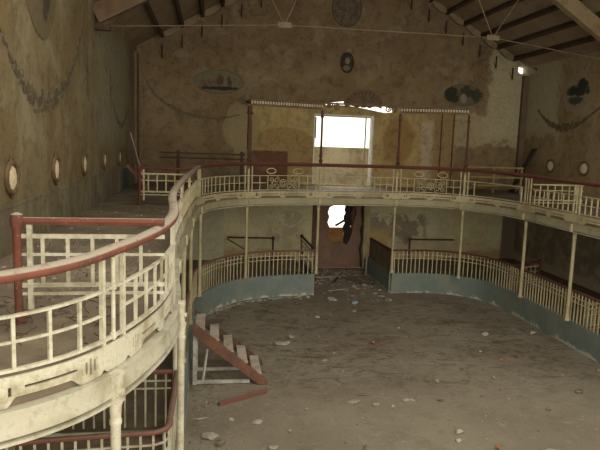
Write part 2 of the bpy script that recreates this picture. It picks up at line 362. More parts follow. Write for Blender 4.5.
# balcony path
P0 = Path([(-3.2, 3.95), (-2.3, 4.3), (-1.57, 4.63), (-1.22, 4.90), (-1.0, 5.18), (-.82, 5.55), (-.67, 6.0), (-.53, 6.6), (-.455, 7.4), (-.475, 8.3), (-.57, 9.5), (-.62, 11), (-.6, 14), (-.52, 17), (-.38, 19.2), (0, 20.4), (.5, 21.15), (1.22, 21.85), (2.5, 22.45), (3.96, 22.72), (5.5, 22.82), (7.1, 22.92), (8.4, 22.75), (9.35, 22.1), (10.05, 21.0), (10.42, 19.4), (10.48, 17.5), (10.5, 15), (10.5, 12), (10.5, 8), (10.6, 4.5)])
def dip(q, z=4.93):
    p = P0.pt(q); h = max(0, (z-3.98)/.95)
    if p.x < 8:
        for (y0, a0), (y1, a1) in (((4.0, -.16), (4.62, -.145)), ((4.62, -.145), (5.5, -.075)), ((5.5, -.075), (7.7, -.03)), ((7.7, -.03), (10.6, 0))):
            if p.y < y1: return h*(a0+(a1-a0)*max(0, (p.y-y0)/(y1-y0)))
        t = min(1, max(0, (p.y-17)/4.5)); return .11*h*h*t*t*(3-2*t)
    t = min(1, max(0, (22-p.y)/5)); return h*h*(.11-.07*t*t*(3-2*t))
# balcony floor slab (structure)
pts = [P0.pt(P0.L*i/260) for i in range(261)]
ol = [(p.x, p.y) for p in pts] + [(XR, 4.5), (XR, YB), (XL, YB)]
ol = [(p.x - .0, p.y) for p in pts] + [(XR, 4.5), (XR, YB), (XL, YB)]
o = poly_wall(ol, [], .27, lambda u, v, d: (u, v, FZ-.27+d))
gf = weld(struct('balcony_floor', o, [M['bfloor'], M['bunder']]))
for p in gf.data.polygons:
    if p.normal.z < -.5: p.material_index = 1

# columns positions along path
colxy = [(-2.62, 4.15), (-.845, 5.52), (-.46, 7.7), (-.6, 10.6), (-.6, 13.5), (-.55, 16.4), (-.36, 19.35), (1.34, 21.92), (4.08, 22.74), (7.1, 22.92), (9.42, 22.0), (10.46, 19.1), (10.49, 16.4), (10.5, 13.4), (10.5, 10.4)]
cs = [P0.near(*c) for c in colxy]
NEARN = 4   # first bays use the brighter cream, farther ones the dimmed copy

# fascia band, one piece of balcony (structure trim)
band = [(-.05, 3.50), (.06, 3.50), (.10, 3.53), (.10, 3.60), (.085, 3.68), (.10, 3.72), (.10, 3.74), (-.05, 3.74)]
s_split = cs[3]
struct('trim_3', MB().sweep(P0, 0, s_split, band, .06), M['band'], smooth=True)
struct('trim_4', MB().sweep(P0, s_split, P0.L, band, .1), M['band_far'], smooth=True)
# strip beading at the foot of the band
struct('trim_5', MB().sweep(P0, 0, P0.L, [(.06, 3.478), (.115, 3.478), (.115, 3.502), (.06, 3.502)], .08), M['band'])

def fret(mb, a, b, ds):
    """pierced scalloped board between stations a..b"""
    L = b - a; n = max(8, int(L/ds)); T = .022; z_top = 3.985
    mid = L/2
    def lobes(u):
        d = min(abs(u), abs(L-u), abs(u-mid)*1.6+.02)
        e = min(abs(u-.36), abs(u-(L-.36)))
        d = min(d, max(0, e-.02)*1.0 + .05)
        t = min(1, max(0, (d-.13)/.12)); return 3.745 + .075*t*t*(3-2*t)
    def holes(u):
        out = []
        for c0 in (.36, L-.36):
            for k in (-1, 0, 1):
                if abs(u-(c0+k*.045)) < .014:
                    h = .07 if k == 0 else .05; out.append((3.868-h, 3.868+h))
        for (x0, x1) in ((.50, mid-.20), (mid+.20, L-.50)):
            if x0 < u < x1: out.append((3.875, 3.897))
        if .09 < abs(u-mid) < .105 or abs(u-mid) < .012: out.append((3.83, 3.90))
        return sorted(out)
    for i in range(n):
        u0 = L*i/n; u1 = L*(i+1)/n; um = (u0+u1)/2; lo0, lo1 = lobes(u0), lobes(u1); iv = []; z = None
        for h in holes(um): iv.append((z, h[0])); z = h[1]
        iv.append((z, z_top))
        A, ta, na = P0.at(a+u0); B, tb, nb = P0.at(a+u1); da, db = 0, 0
        for lo, hi in iv:
            l0 = lo0 if lo is None else lo; l1 = lo1 if lo is None else lo
            vs = []
            for off in (.035, .035-T):
                vs += [(A.x+na.x*off, A.y+na.y*off, l0+da), (B.x+nb.x*off, B.y+nb.y*off, l1+db), (B.x+nb.x*off, B.y+nb.y*off, hi+db), (A.x+na.x*off, A.y+na.y*off, hi+da)]
            fs = [(0, 1, 2, 3), (7, 6, 5, 4), (0, 4, 5, 1), (3, 2, 6, 7)]
            fs += [(0, 3, 7, 4), (1, 5, 6, 2)]
            mb.add(vs, fs)
    return mb
def vpost(mb, q, z0, z1, w, off=0, rnd=False):
    p, t, n = P0.at(q); c = p + n*off; z0 += dip(q, z0); z1 += dip(q, z1)
    if rnd: mb.tube([(c.x, c.y, z0), (c.x, c.y, z1)], w/2, 10)
    else: mb.box((c.x, c.y, (z0+z1)/2), (w, w, z1-z0), t)
    return mb
def curl(cx, cz, r0, turns, a0, sgn, q, n=26):
    pts = []
    for i in range(n):
        f = i/(n-1); r = r0*(1-.78*f); a = a0 + sgn*turns*2*PI*f
        p, t, nn = P0.at(q + cx + r*math.cos(a)); d = dip(q, cz)
        pts.append((p.x, p.y, cz + r*math.sin(a) + d))
    return pts
def ring(q, cz, rx, rz, n=22):
    pts = []
    for i in range(n):
        a = 2*PI*i/n; p, t, nn = P0.at(q+rx*math.cos(a)); pts.append((p.x, p.y, cz+rz*math.sin(a)+dip(q, cz)))
    return pts
ZB, ZM, ZT, ZR = 4.03, 4.285, 4.52, 4.80     # bottom bar, middle bar, top bar, rail underside
bay_where = ['white balustrade section nearest the camera at bottom left of the view',
             'white curved balustrade section bulging right of the nearest iron column',
             'balustrade section on the left gallery just past the second iron column',
             'cream balustrade section midway along the left gallery, seen end on',
             'cream balustrade section on the left gallery where it starts toward the back',
             'cream balustrade section on the left gallery just before the rear bend',
             'cream gridded balustrade section rounding the left rear bend of the gallery',
             'balustrade section with scrollwork left of the bright back window',
             'balustrade section with two ovals and scrollwork in front of the bright window',
             'balustrade section with two ovals and rosette right of the bright window',
             'broken balustrade section missing its grid at the right rear bend',
             'gridded balustrade section on the right gallery below the wall ovals',
             'gridded balustrade section at the right edge of the photograph',
             'balustrade section on the right gallery out past the photograph edge']
for k in range(len(cs)-1):
    a, b = cs[k], cs[k+1]; L = b-a
    if k >= 13: break
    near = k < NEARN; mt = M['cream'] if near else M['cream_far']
    p, t, n = P0.at((a+b)/2)
    T = thing('balustrade_section', (p.x, p.y, FZ), bay_where[k], 'balustrade', 'gallery balustrade sections')
    fret(MB(), a+.002, b-.002, .012 if k < 3 else .03).build('fretwork_board', mt, T)
    x0, x1 = a+.002, b-.002
    MB().sweep(P0, x0, x1, [(-.02, ZT-.012), (.02, ZT-.012), (.02, ZT+.012), (-.02, ZT+.012)], .08, dip).build('top_bar', mt, T)
    MB().sweep(P0, x0, x1, [(-.02, ZB-.014), (.02, ZB-.014), (.02, ZB+.014), (-.02, ZB+.014)], .08, dip).build('bottom_bar', mt, T)
    g = .165 if near else .15
    bw = .028 if near else .03
    def midbar(u0, u1):
        MB().sweep(P0, u0, u1, [(-.012, ZM-.012), (.012, ZM-.012), (.012, ZM+.012), (-.012, ZM+.012)], .08, dip).build('middle_bar', mt, T)
    def balus(q): vpost(MB(), q, ZB, ZT, bw).build('baluster', mt, T)
    if k in (7, 8, 9):
        c0 = (a+b)/2; hw = .62
        midbar(a+g, c0-hw); midbar(c0+hw, b-g)
        for u in (c0-hw, c0+hw): balus(u)
        m_ = (c0-hw-a-g); nb = max(1, int(round(m_/.27)))
        for i in range(1, nb):
            balus(a+g+m_*i/nb); balus(b-g-m_*i/nb)
        ovs = {7: (.33, .70), 8: (.24, .5), 9: (.33, .67)}[k]
        for f in ovs: MB().tube(ring(a+f*L, 4.665, .185, .095), .02, 6, True).build('oval_ornament', mt, T, True)
        sc = MB(); zc = (ZB+ZT)/2
        sc.tube(ring(c0, zc, .13, .13), .016, 6, True); sc.tube(ring(c0, zc, .055, .055, 12), .02, 6, True)
        for j in range(8):
            an = j*PI/4; pa, _, _ = P0.at(c0+.06*math.cos(an)); pb, _, _ = P0.at(c0+.13*math.cos(an))
            sc.bar((pa.x, pa.y, zc+.06*math.sin(an)), (pb.x, pb.y, zc+.13*math.sin(an)), .018, .014)
        for sg in (-1, 1):
            for vv in (-1, 1):
                sc.tube(curl(sg*.26, zc+vv*.11, .115, 1.3, PI/2 if vv > 0 else -PI/2, sg*vv, c0), .013, 6)
                sc.tube(curl(sg*.48, zc+vv*.11, .10, 1.3, -PI/2 if vv > 0 else PI/2, -sg*vv, c0), .013, 6)
            sc.tube(ring(c0+sg*.37, zc, .05, .09, 14), .012, 6, True)
        sc.build('scrollwork', mt, T, True)
    elif k == 10:
        vpost(MB(), b-.36, ZB, ZT, .045).build('baluster', mt, T); balus(a+.42)
    else:
        midbar(a+g, b-g); m_ = L-2*g; nb = max(2, int(round(m_/.27)))
        for i in range(1, nb): balus(a+g+m_*i/nb)
    # end posts
    for u in (a+g, b-g):
        vpost(MB(), u, 3.93, ZR+.02, .04).build('end_post', mt, T)
# middle round posts with clamps, over each column
for k in range(len(cs)-1):
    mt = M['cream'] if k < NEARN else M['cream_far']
    p, t, n = P0.at(cs[k])
    if k in (7, 8, 9, 10): continue
    lab = ['round baluster post at the far left end of the near balustrade', 'round white post between two square posts above the nearest column', 'round white post at the bend above the second iron column',
           'round post above the third left gallery column', 'round post midway along the left gallery rail', 'round post late on the left gallery rail', 'round post where the left rail begins its rear bend', '', '', '', '',
           'round cream post on the right gallery left of the first wall oval', 'round cream post on the right gallery at the second wall oval', 'round cream post on the right gallery out near the picture edge'][k]
    mb = MB(); mb.tube([(p.x, p.y, 3.99), (p.x, p.y, ZR+.02+dip(cs[k]))], .02, 12)
    for z in (ZT, ZB+.005): mb.lathe((p.x, p.y, z+dip(cs[k], z)), [(.02, -.03), (.032, -.022), (.032, .022), (.02, .03)], 12)
    tag(mb.build('rail_post', mt, smooth=True), lab, 'post', 'round posts of the gallery rail')

# handrails
def rail_prof(w, h, z):
    return [(w*.5*math.cos(2*PI*i/14), z-h*.5+h*.5*math.sin(2*PI*i/14)) for i in range(14)][::-1]
sp1 = cs[3]-.2
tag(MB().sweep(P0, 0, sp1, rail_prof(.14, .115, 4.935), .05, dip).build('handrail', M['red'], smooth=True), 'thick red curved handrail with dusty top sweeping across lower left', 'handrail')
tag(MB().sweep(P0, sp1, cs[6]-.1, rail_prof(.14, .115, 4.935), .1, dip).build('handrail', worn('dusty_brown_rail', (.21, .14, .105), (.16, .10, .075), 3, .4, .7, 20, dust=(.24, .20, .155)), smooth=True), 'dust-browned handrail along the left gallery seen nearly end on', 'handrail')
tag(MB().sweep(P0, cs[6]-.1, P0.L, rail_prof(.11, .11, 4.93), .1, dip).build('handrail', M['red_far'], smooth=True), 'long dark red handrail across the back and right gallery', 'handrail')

# columns
def make_column(k):
    p, t, n = P0.at(cs[k]-(.13 if k == 1 else 0)); c = p + n*.1; z0 = 0 if k < 3 else .82; near = k < NEARN
    c2 = p + n*(.10 if k != 2 else .11); d = 0
    if k >= 3:
        c2 = p + n*(.05 if k < 7 else (-.05 if k < 10 else -.03))
    T = thing('iron_column', (c2.x, c2.y, z0), COLL[k], 'column', 'slender iron columns under the gallery')
    r = .05 if k < 3 else .055
    mt = M['cream'] if near else M['cream_far']
    top = 3.475
    MB().lathe((c2.x, c2.y, 0), [(r*1.5, z0), (r*1.5, z0+.06), (r*1.05, z0+.09), (r, z0+.3), (r*.92, top-.22), (r*1.12, top-.2), (r*1.12, top-.17), (r*.95, top-.15), (r*1.15, top-.03), (r*1.3, top-.01), (r*1.3, top)], 16).build('shaft', mt, T, True)
    if k < 3:
        mb = MB(); q = p + n*.115
        mb.box((q.x, q.y, 3.60), (.085, .07, .24), t); mb.box((q.x, q.y, 3.735), (.12, .09, .035), t); mb.box((q.x, q.y, 3.49), (.11, .09, .03), t)
        bk = mb.build('bracket', mt, T)
        q = p + n*.15; MB().tube([(q.x, q.y, 3.58), (q.x+n.x*.03, q.y+n.y*.03, 3.58)], .03, 12).build('boss', mt, bk, True)
    else:
        mb = MB(); q = p + n*.115; mb.box((q.x, q.y, 3.60), (.10, .05, .22), t); mb.build('bracket', mt, T)
COLL = ['iron column at far left end of the near balcony', 'nearest cream iron column at the bottom edge, with bracket and boss', 'second cream iron column, standing where the near balustrade bends',
        'third column of the left side, half hidden behind the second', 'fourth column down the left side of the hall', 'thin cream column left side before the rear bend', 'column at the left rear bend of the gallery above the blue wall',
        'column between the left rear bend and the blocked doorway', 'column immediately left of the blocked doorway', 'column at the end of the blue wall right of the doorway', 'column at the right rear part of the gallery before the bend',
        'column on the right side in front of the dark wall', 'rightmost column visible, where dark wall turns tan', 'column right of the frame on the right gallery']
for k in range(1, 13): make_column(k)

# ------------------------------------------------------------------ lower parapet and its rail
PL = Path([(-3.2, 8.0), (-2.2, 8.15), (-1.2, 8.25), (-.68, 8.3), (-.56, 8.42), (-.54, 8.8), (-.53, 10), (-.54, 14), (-.52, 17), (-.42, 19.2), (-.02, 20.4), (.5, 21.3), (1.2, 22.0), (2.5, 22.56), (3.98, 22.80)])
PR = Path([(7.1, 22.93), (8.6, 22.95), (9.55, 22.6), (10.25, 21.9), (10.55, 20.9), (10.64, 19.5), (10.68, 17.5), (10.68, 14), (10.68, 9)])
BF = .5
for nm, P in (('wall_parapet_left', PL), ('wall_parapet_right', PR)):
    struct(nm, MB().sweep(P, 0, P.L, [(-.08, 0), (.10, 0), (.08, .81), (-.08, .81)] if P is PL else [(-.20, 0), (-.04, 0), (.06, .81), (-.10, .81)], .1), M['blue'])
def lower_bay(P, a, b, lab, mt, zb=.81, sp=.17):
    p, t, n = P.at((a+b)/2)
    T = thing('parapet_railing', (p.x, p.y, zb), lab, 'railing', 'lower railings on the blue parapet')
    for nm, z in (('upper_bar', 1.545), ('lower_bar', 1.40)):
        MB().sweep(P, a+.02, b-.02, [(-.012, z-.014), (.012, z-.014), (.012, z+.014), (-.012, z+.014)], .12).build(nm, mt, T)
    nb = max(1, int(round((b-a)/sp)))
    for i in range(nb):
        q = a+(i+.5)*(b-a)/nb; p, t, n = P.at(q)
        MB().box((p.x, p.y, (zb+1.70)/2), (.034, .03, 1.70-zb), t).build('baluster', mt, T)
def near_s(P, xy): return P.near(*xy)
lst = [0, near_s(PL, (-.6, 8.6)), near_s(PL, (-.53, 10.6)), near_s(PL, (-.54, 13.5)), near_s(PL, (-.52, 16.4)), near_s(PL, (-.40, 19.4)), near_s(PL, (1.2, 22.0)), PL.L]
ll = ['lower railing in front of the nearest box at the bottom left edge', 'lower railing on the left parapet beside the second iron column', 'lower left railing edge on, behind the second column', 'lower left railing edge on, further back',
      'lower railing on the left parapet approaching the rear bend', 'lower cream railing on blue wall rounding the left rear bend', 'lower cream railing on blue wall left of the blocked doorway']
for i in range(7): lower_bay(PL, lst[i], lst[i+1], ll[i], M['cream_far'] if i > 1 else M['cream'])
lst = [0, near_s(PR, (9.6, 22.85)), near_s(PR, (10.66, 19.4)), near_s(PR, (10.7, 16.4)), near_s(PR, (10.7, 13.4))]
ll = ['lower cream railing on blue wall right of the blocked doorway', 'lower cream railing rounding the right rear bend', 'lower cream railing on the right below the dark wall', 'lower cream railing running off the right edge of the view']
for i in range(4): lower_bay(PR, lst[i], lst[i+1], ll[i], M['cream_far'])
tag(MB().sweep(PL, 0, PL.L, rail_prof(.10, .07, 1.76), .1).build('parapet_handrail', M['red_low'], smooth=True), 'dull red lower handrail along the left boxes, ending at the doorway', 'handrail')
tag(MB().sweep(PR, 0, PR.L, rail_prof(.10, .07, 1.76), .1).build('parapet_handrail', M['red_far'], smooth=True), 'dark red lower handrail curving along the right boxes', 'handrail')
# raised box floors
def floor_poly(path, closing):
    pts = [path.pt(path.L*i/120) for i in range(121)]; nrm = [path.at(path.L*i/120)[2] for i in range(121)]
    ol = [(p.x-n.x*.09, p.y-n.y*.09) for p, n in zip(pts, nrm)] + closing
    return poly_wall(ol, [], BF-.005, lambda u, v, d: (u, v, .005+d))
weld(struct('box_floor_left', floor_poly(PL, [(3.9, 26.6), (3.9, YB-.01), (XL+.02, YB-.01)]), M['bfloor']))
weld(struct('box_floor_right', floor_poly(PR, [(XR-.02, 9), (XR-.02, YB-.01), (7.2, YB-.01)]), M['bfloor']))
# beige closed alcove under the left gallery
struct('wall_alcove', MB().bb(XL+.02, .62, 26.9, YB-.01, BF+.01, 3.57), M['beige'])

# partitions (straight railings between boxes)
def partition(name, A, B, zf, lab, mt, rail, post_end=True, diag=False, cells=True, grp=None, hgt=1.08, rw=.085, endpost_mat=None, sp=.27, posta=False):
    A = Vector((*A, 0)); B = Vector((*B, 0)); d = (B-A); L = d.length; d.normalize()
    T = thing(name, (A.x, A.y, zf), lab, 'railing', grp)
    zt = zf+hgt
    mb = MB(); e0 = A; e1 = B
    pr = [(-.5, -.5), (-.32, -1), (.32, -1), (.5, -.5), (.35, 0), (-.35, 0)]
    sd = Vector((d.y, -d.x, 0)); vs = []
    for e in (e0, e1):
        for u, w in pr: vs.append((e.x+sd.x*u*rw, e.y+sd.y*u*rw, zt+w*.07))
    m = len(pr); mb.add(vs, [(i, m+i, m+(i+1) % m, (i+1) % m) for i in range(m)] + [tuple(range(m)), tuple(range(2*m-1, m-1, -1))]); mb.build('handrail', rail, T)
    if cells:
        for nm, z, h in (('top_bar', zt-.19, .045), ('middle_bar', zt-.38, .028), ('bottom_bar', zt-.70, .045), ('kick_bar', zt-.79, .03)):
            MB().bar((A.x, A.y, z), (B.x, B.y, z), .025, h).build(nm, mt, T)
        nb = int(L/sp)
        for i in range(1, nb+1):
            c = A+d*(L*i/(nb+1)); MB().box((c.x, c.y, zt-.45), (.036, .03, .5), d).build('baluster', mt, T)
        c = A+d*.12; MB().box((c.x, c.y, zt-.5), (.05, .05, .9), d).build('stile', mt, T)
    if diag:
        MB().bar((A.x, A.y, zt-.10), (A.x+d.x*min(L*.6, .9), A.y+d.y*min(L*.6, .9), zt-.62), .04, .05).build('brace', rail, T)
    for e, on in ((A, posta), (B, post_end)):
        if not on: continue
        MB().lathe((e.x, e.y, zf), [(.055, 0), (.055, .08), (.042, .12), (.046, hgt-.12), (.065, hgt-.08), (.07, hgt-.02), (.058, hgt+.03), (.02, hgt+.05)], 12).build('newel_post', endpost_mat or rail, T, True)
    return T
partition('box_partition', (-1.93, 6.5), (-.47, 6.55), FZ, 'white gridded partition with red newel behind the near balustrade', M['cream'], M['red'], False, False, True, 'gallery partitions', posta=True, sp=.245, hgt=1.10)
partition('box_partition', (-2.0, 18.0), (-.52, 18.0), FZ, 'gridded partition with red post at the far end of the left gallery', M['cream_far'], M['red_far'], False, False, True, 'gallery partitions', posta=True, hgt=1.1)
partition('box_partition', (12.3, 18.9), (10.5, 18.9), FZ, 'gridded partition with dark red rail on the right gallery', M['cream_far'], M['red_far'], False, False, True, 'gallery partitions', hgt=1.02)
# lower partitions
partition('box_partition', (-3.1, 10.6), (-.62, 10.6), BF, 'lower white partition with dull red rail behind the second column', M['cream'], M['red_low'], False, False, False, 'lower box partitions', hgt=1.25)
T = bpy.context.scene.collection.objects[-1]
def lower_grid(A, B, zf, lab, hgt=1.25, posta=None, **k):
    A = Vector((*A, 0)); B = Vector((*B, 0)); d = B-A; L = d.length; d.normalize()
    T = thing('lower_grid', (A.x, A.y, zf), lab, 'railing', 'slatted grids of the lower boxes')
    for nm, z in (('upper_bar', zf+hgt-.20), ('lower_bar', zf+hgt-.34)): MB().bar((A.x, A.y, z), (B.x, B.y, z), .022, .03).build(nm, M['cream'], T)
    n = max(2, int(L/.165))
    for i in range(n):
        c = A+d*(L*(i+.5)/n); MB().box((c.x, c.y, zf+(hgt-.07)/2+.1), (.032, .028, hgt-.27), d).build('baluster', M['cream'], T)
    MB().bar((A.x, A.y, zf+.1), (B.x, B.y, zf+.1), .04, .05).build('bottom_bar', M['cream'], T)
lower_grid((-3.1, 10.6), (-.64, 10.6), BF, 'white slatted grid under the dull red partition rail')
partition('box_partition', (.75, 26.6), (2.75, 26.5), BF, 'red rail with diagonal brace at the back wall left', M['cream_far'], M['red_far'], True, True, False, 'lower box partitions', hgt=1.12)
partition('box_partition', (9.0, 26.6), (11.1, 26.6), BF, 'dark red rail against the back wall behind right boxes', M['cream_far'], M['red_far'], False, False, False, 'lower box partitions', hgt=1.12, posta=True)
partition('box_partition', (10.68, 20.4), (12.3, 21.2), BF, 'gridded lower partition with red post before the dark wall', M['cream_far'], M['red_far'], True, False, True, 'lower box partitions', hgt=1.2)
partition('box_partition', (10.8, 16.0), (14.4, 17.0), BF, 'pale slatted lower partition at the right edge below tan wall', M['cream_far'], M['wood_grey'], False, False, True, 'lower box partitions', hgt=.95, sp=.2)
# doorway passage sides
T = partition('passage_railing', (3.98, 26.2), (3.98, 22.95), BF, 'short dark red railing left of the doorway passage', M['cream_far'], M['red_far'], False, False, True, 'doorway passage railings', hgt=1.27, posta=True)
T = thing('boarded_partition', (7.1, 24.6, 0), 'brown boarded side panel right of the doorway passage', 'panel')
MB().bb(7.06, 7.12, 23.05, 26.3, .81, 1.62).build('board', worn('brown_panel_board', (.21, .15, .10), (.15, .105, .07), 2, .4, .6, 10), T)
mb = MB(); mb.bar((7.09, 23.05, 1.70), (7.09, 26.3, 1.66), .09, .07); mb.build('cap_rail', M['red_far'], T)
struct('wall_passage_right', MB().bb(7.04, 7.16, 23.05, 26.4, 0, .81), M['blue'])
struct('wall_passage_left', MB().bb(3.92, 4.04, 22.95, 26.4, 0, .81), M['blue'])

# ------------------------------------------------------------------ blocked doorway
mb_out = [(4.9, 0), (7.05, 0), (7.02, .5), (6.95, .9), (7.04, 1.3), (6.97, 1.8), (7.06, 2.1), (6.98, 2.6), (7.05, 3.25), (4.9, 3.25)]
hole = [(5.55, 1.22), (5.75, 1.15), (6.1, 1.22), (6.38, 1.10), (6.5, 1.3), (6.62, 1.7), (6.68, 2.2), (6.8, 2.6), (6.72, 2.9), (6.3, 2.94), (6.05, 3.0), (5.75, 2.96), (5.5, 2.85), (5.42, 2.6), (5.5, 2.4), (5.42, 2.15), (5.52, 1.9), (5.48, 1.5)]
weld(struct('door_1', poly_wall(mb_out, [hole], .14, lambda u, v, d: (u, YB+.1+d, v)), M['infill']))
T = thing('orange_board', (5.85, YB+.4, 1.2), 'orange wooden board standing inside the hole of the blocked doorway', 'board')
MB().bb(5.45, 6.25, YB+.30, YB+.33, 1.05, 1.88).build('sheet', M['wood_orange'], T)
mb = MB(); mb.bb(5.43, 5.50, YB+.26, YB+.30, 1.05, 1.88); mb.bb(5.80, 5.85, YB+.27, YB+.30, 1.05, 1.88); mb.build('batten', M['wood_orange'], T)
def jag(x0, x1, z0, z1, y, n, seed, th=.04):
    r = random.Random(seed); L = [(x0+r.uniform(-.05, .05), z0+(z1-z0)*i/n) for i in range(n+1)]; R_ = [(x1+r.uniform(-.05, .05), z0+(z1-z0)*i/n) for i in range(n+1)]
    vs = [(x, y, z) for x, z in L] + [(x, y, z) for x, z in R_] + [(x, y+th, z) for x, z in L] + [(x, y+th, z) for x, z in R_]; k = n+1; fs = []
    for i in range(n):
        fs += [(i, k+i, k+i+1, i+1), (2*k+i, 2*k+i+1, 3*k+i+1, 3*k+i), (i, i+1, 2*k+i+1, 2*k+i), (k+i, 3*k+i, 3*k+i+1, k+i+1)]
    fs += [(0, 2*k, 3*k, k), (n, k+n, 3*k+n, 2*k+n)]
    return MB().add(vs, fs)
M['near_black'] = worn('black_wood_and_void', (.03, .022, .018), (.06, .045, .035), 5, .4, .7, 20)  # serves dark wood and the dark voids at the doorway
tag(jag(6.24, 6.60, 1.0, 3.2, YB+.26, 14, 3).build('dark_void_sheet', M['near_black']), 'black upright sheet standing for the dark void right of the doorway hole', 'plank')  # near-black sheet put into the hole where a dark void shows
tag(jag(6.56, 6.95, 1.0, 3.2, YB+.32, 14, 9).build('shutter_remnant', worn('brown_shutter', (.16, .08, .06), (.10, .06, .045), 3, .4, .7, 20)), 'brown remnant of shutter at the right of the doorway hole', 'plank')
tag(MB().bar((5.85, YB+.38, 1.95), (6.6, YB+.38, 2.40), .03, .10).build('broken_slat', M['near_black']), 'dark broken slat crossing the bright hole in the doorway', 'plank')
tag(MB().bb(7.0, 7.3, YB+.26, YB+.3, .02, 3.24).build('door_gap_strip', M['near_black']), 'black strip standing for the dark gap at the right edge of the blocked doorway', 'panel')  # black strip put in for the dark gap beside the infill
struct('trim_6', MB().bb(7.12, 7.38, YB-.12, YB+.2, 0, 3.56), M['jamb'])
struct('trim_7', MB().bb(4.68, 4.90, YB-.06, YB+.1, 0, 3.56), worn('red_brown_jamb', (.17, .09, .065), (.12, .07, .05), 2, .4, .6, 9))
tag(MB().box((6.92, 26.2, .42), (.06, .04, .82), (1, .2, 0), (0, 1, 0)).build('leaning_plank', M['wood_white']), 'short white plank leaning at the right passage wall by the doorway', 'plank')

# ------------------------------------------------------------------ upper window surround and outside wall
struct('window_2', MB().bb(4.601, 4.66, YB+.005, YB+.49, 3.9, 7.09).bb(7.32, 7.379, YB+.005, YB+.49, 3.9, 7.09).bb(4.66, 7.32, YB+.005, YB+.49, 7.04, 7.099), M['sky_lit_jamb'])  # added white lining, sky glare on the reveals is put into its colour
struct('window_1', MB().bb(7.06, 7.12, YB+.34, YB+.38, 3.9, 7.03).bb(4.67, 7.31, YB+.34, YB+.38, 7.0, 7.04), worn('grey_window_frame', (.33, .31, .26), (.25, .23, .19), 3, .4, .6, 10))
tag(MB().bb(4.68, 4.76, YB+.30, YB+.36, 6.0, 6.95).build('shutter_stub', M['near_black']), 'small dark piece of shutter at the left top of window', 'shutter')
tag(MB().bb(1.5, 10.5, 31.0, 31.3, 3.2, 5.6).bb(1.5, 10.5, YB+.52, 31.0, 3.2, 3.5).build('outside_wall', M['ext']), 'weathered grey terrace wall outside, seen low through the bright window', 'wall')

# ------------------------------------------------------------------ canopy over the central box
CY = 22.8
M['mast'] = worn('brown_iron_mast', (.105, .045, .03), (.07, .035, .025), 3, .4, .7, 20)
M['canopy'] = worn('brown_canopy_moulding', (.17, .105, .06), (.11, .07, .045), 3, .4, .7, 16)
M['dentil'] = worn('cream_dentils', (.50, .44, .33), (.36, .30, .21), 5, .4, .7, 16)
cpos = [P0.at(cs[k])[0] for k in (7, 8, 9, 10)]
ml = ['dark mast left of the ochre panel, thickest of the canopy masts', 'turned dark mast in front of the bright window left edge', 'turned dark mast right of the bright window', 'rightmost canopy mast on the front rail']
for i, c in enumerate(cpos):
    r = .085 if i == 0 else .045
    T = thing('canopy_mast', (c.x, c.y, 3.99), ml[i], 'mast', 'canopy masts on the gallery rail')
    MB().lathe((c.x, c.y, 0), [(.045, 4.0), (.045, 4.8)], 12).build('foot', M['cream_far'], T, True)
    MB().lathe((c.x, c.y, 0), [(.06, 4.94), (.09, 4.98), (.05, 5.05), (.085, 5.13), (.045, 5.2), (.07, 5.3), (.05, 5.42), (r, 5.5), (r*.9, 6.7), (r*1.6, 6.75), (r, 6.8), (r, 7.0)], 12).build('shaft', M['mast'], T, True)
def cbeam(a, b, lab):
    T = thing('canopy_cornice', ((a.x+b.x)/2, (a.y+b.y)/2, 7.0), lab, 'cornice', 'canopy cornices')
    d = (b-a); L = d.length; d.normalize(); n = Vector((d.y, -d.x, 0))
    A = a; B = b
    for z, w, h, m, nm in ((7.035, .10, .05, 'canopy', 'lower_moulding'), (7.13, .06, .14, 'wood_dark', 'core'), (7.225, .16, .045, 'canopy', 'upper_moulding')):
        MB().bar((A.x, A.y, z), (B.x, B.y, z), w, h).build(nm, M[m], T)
    mb = MB(); k = int(L/.10)
    for i in range(k):
        c = A + d*(L*(i+.5)/k) + n*.045; mb.box((c.x, c.y, 7.13), (.062, .05, .10), d)
    mb.build('dentils', M['dentil'], T)
cbeam(cpos[0], cpos[1], 'dentilled canopy cornice left of the arched crest'); cbeam(cpos[2], cpos[3], 'dentilled canopy cornice right of the arched crest')
# crest between the middle masts
a, b = cpos[1], cpos[2]; d = (b-a).normalized(); Lc = (b-a).length
T = thing('canopy_crest', ((a.x+b.x)/2, (a.y+b.y)/2, 7.1), 'pierced brown crest with fan arch over the bright window', 'crest')
def cp(u, z, o=0): p = a + d*u; return (p.x, p.y-o, z)
uc = 5.62-a.x
mb = MB(); mb.bar(cp(0, 7.25), cp(Lc, 7.25), .07, .06); mb.build('rail', M['canopy'], T)
mb = MB()
mb.tube([cp(uc+.74*math.cos(PI*i/24), 7.26+.56*math.sin(PI*i/24)) for i in range(25)], .035, 8); mb.build('arch', M['canopy'], T, True)
mb = MB()
n = 24; outer_ = [(uc+.70*math.cos(PI*i/n), 7.24+.42*math.sin(PI*i/n)) for i in range(n+1)]
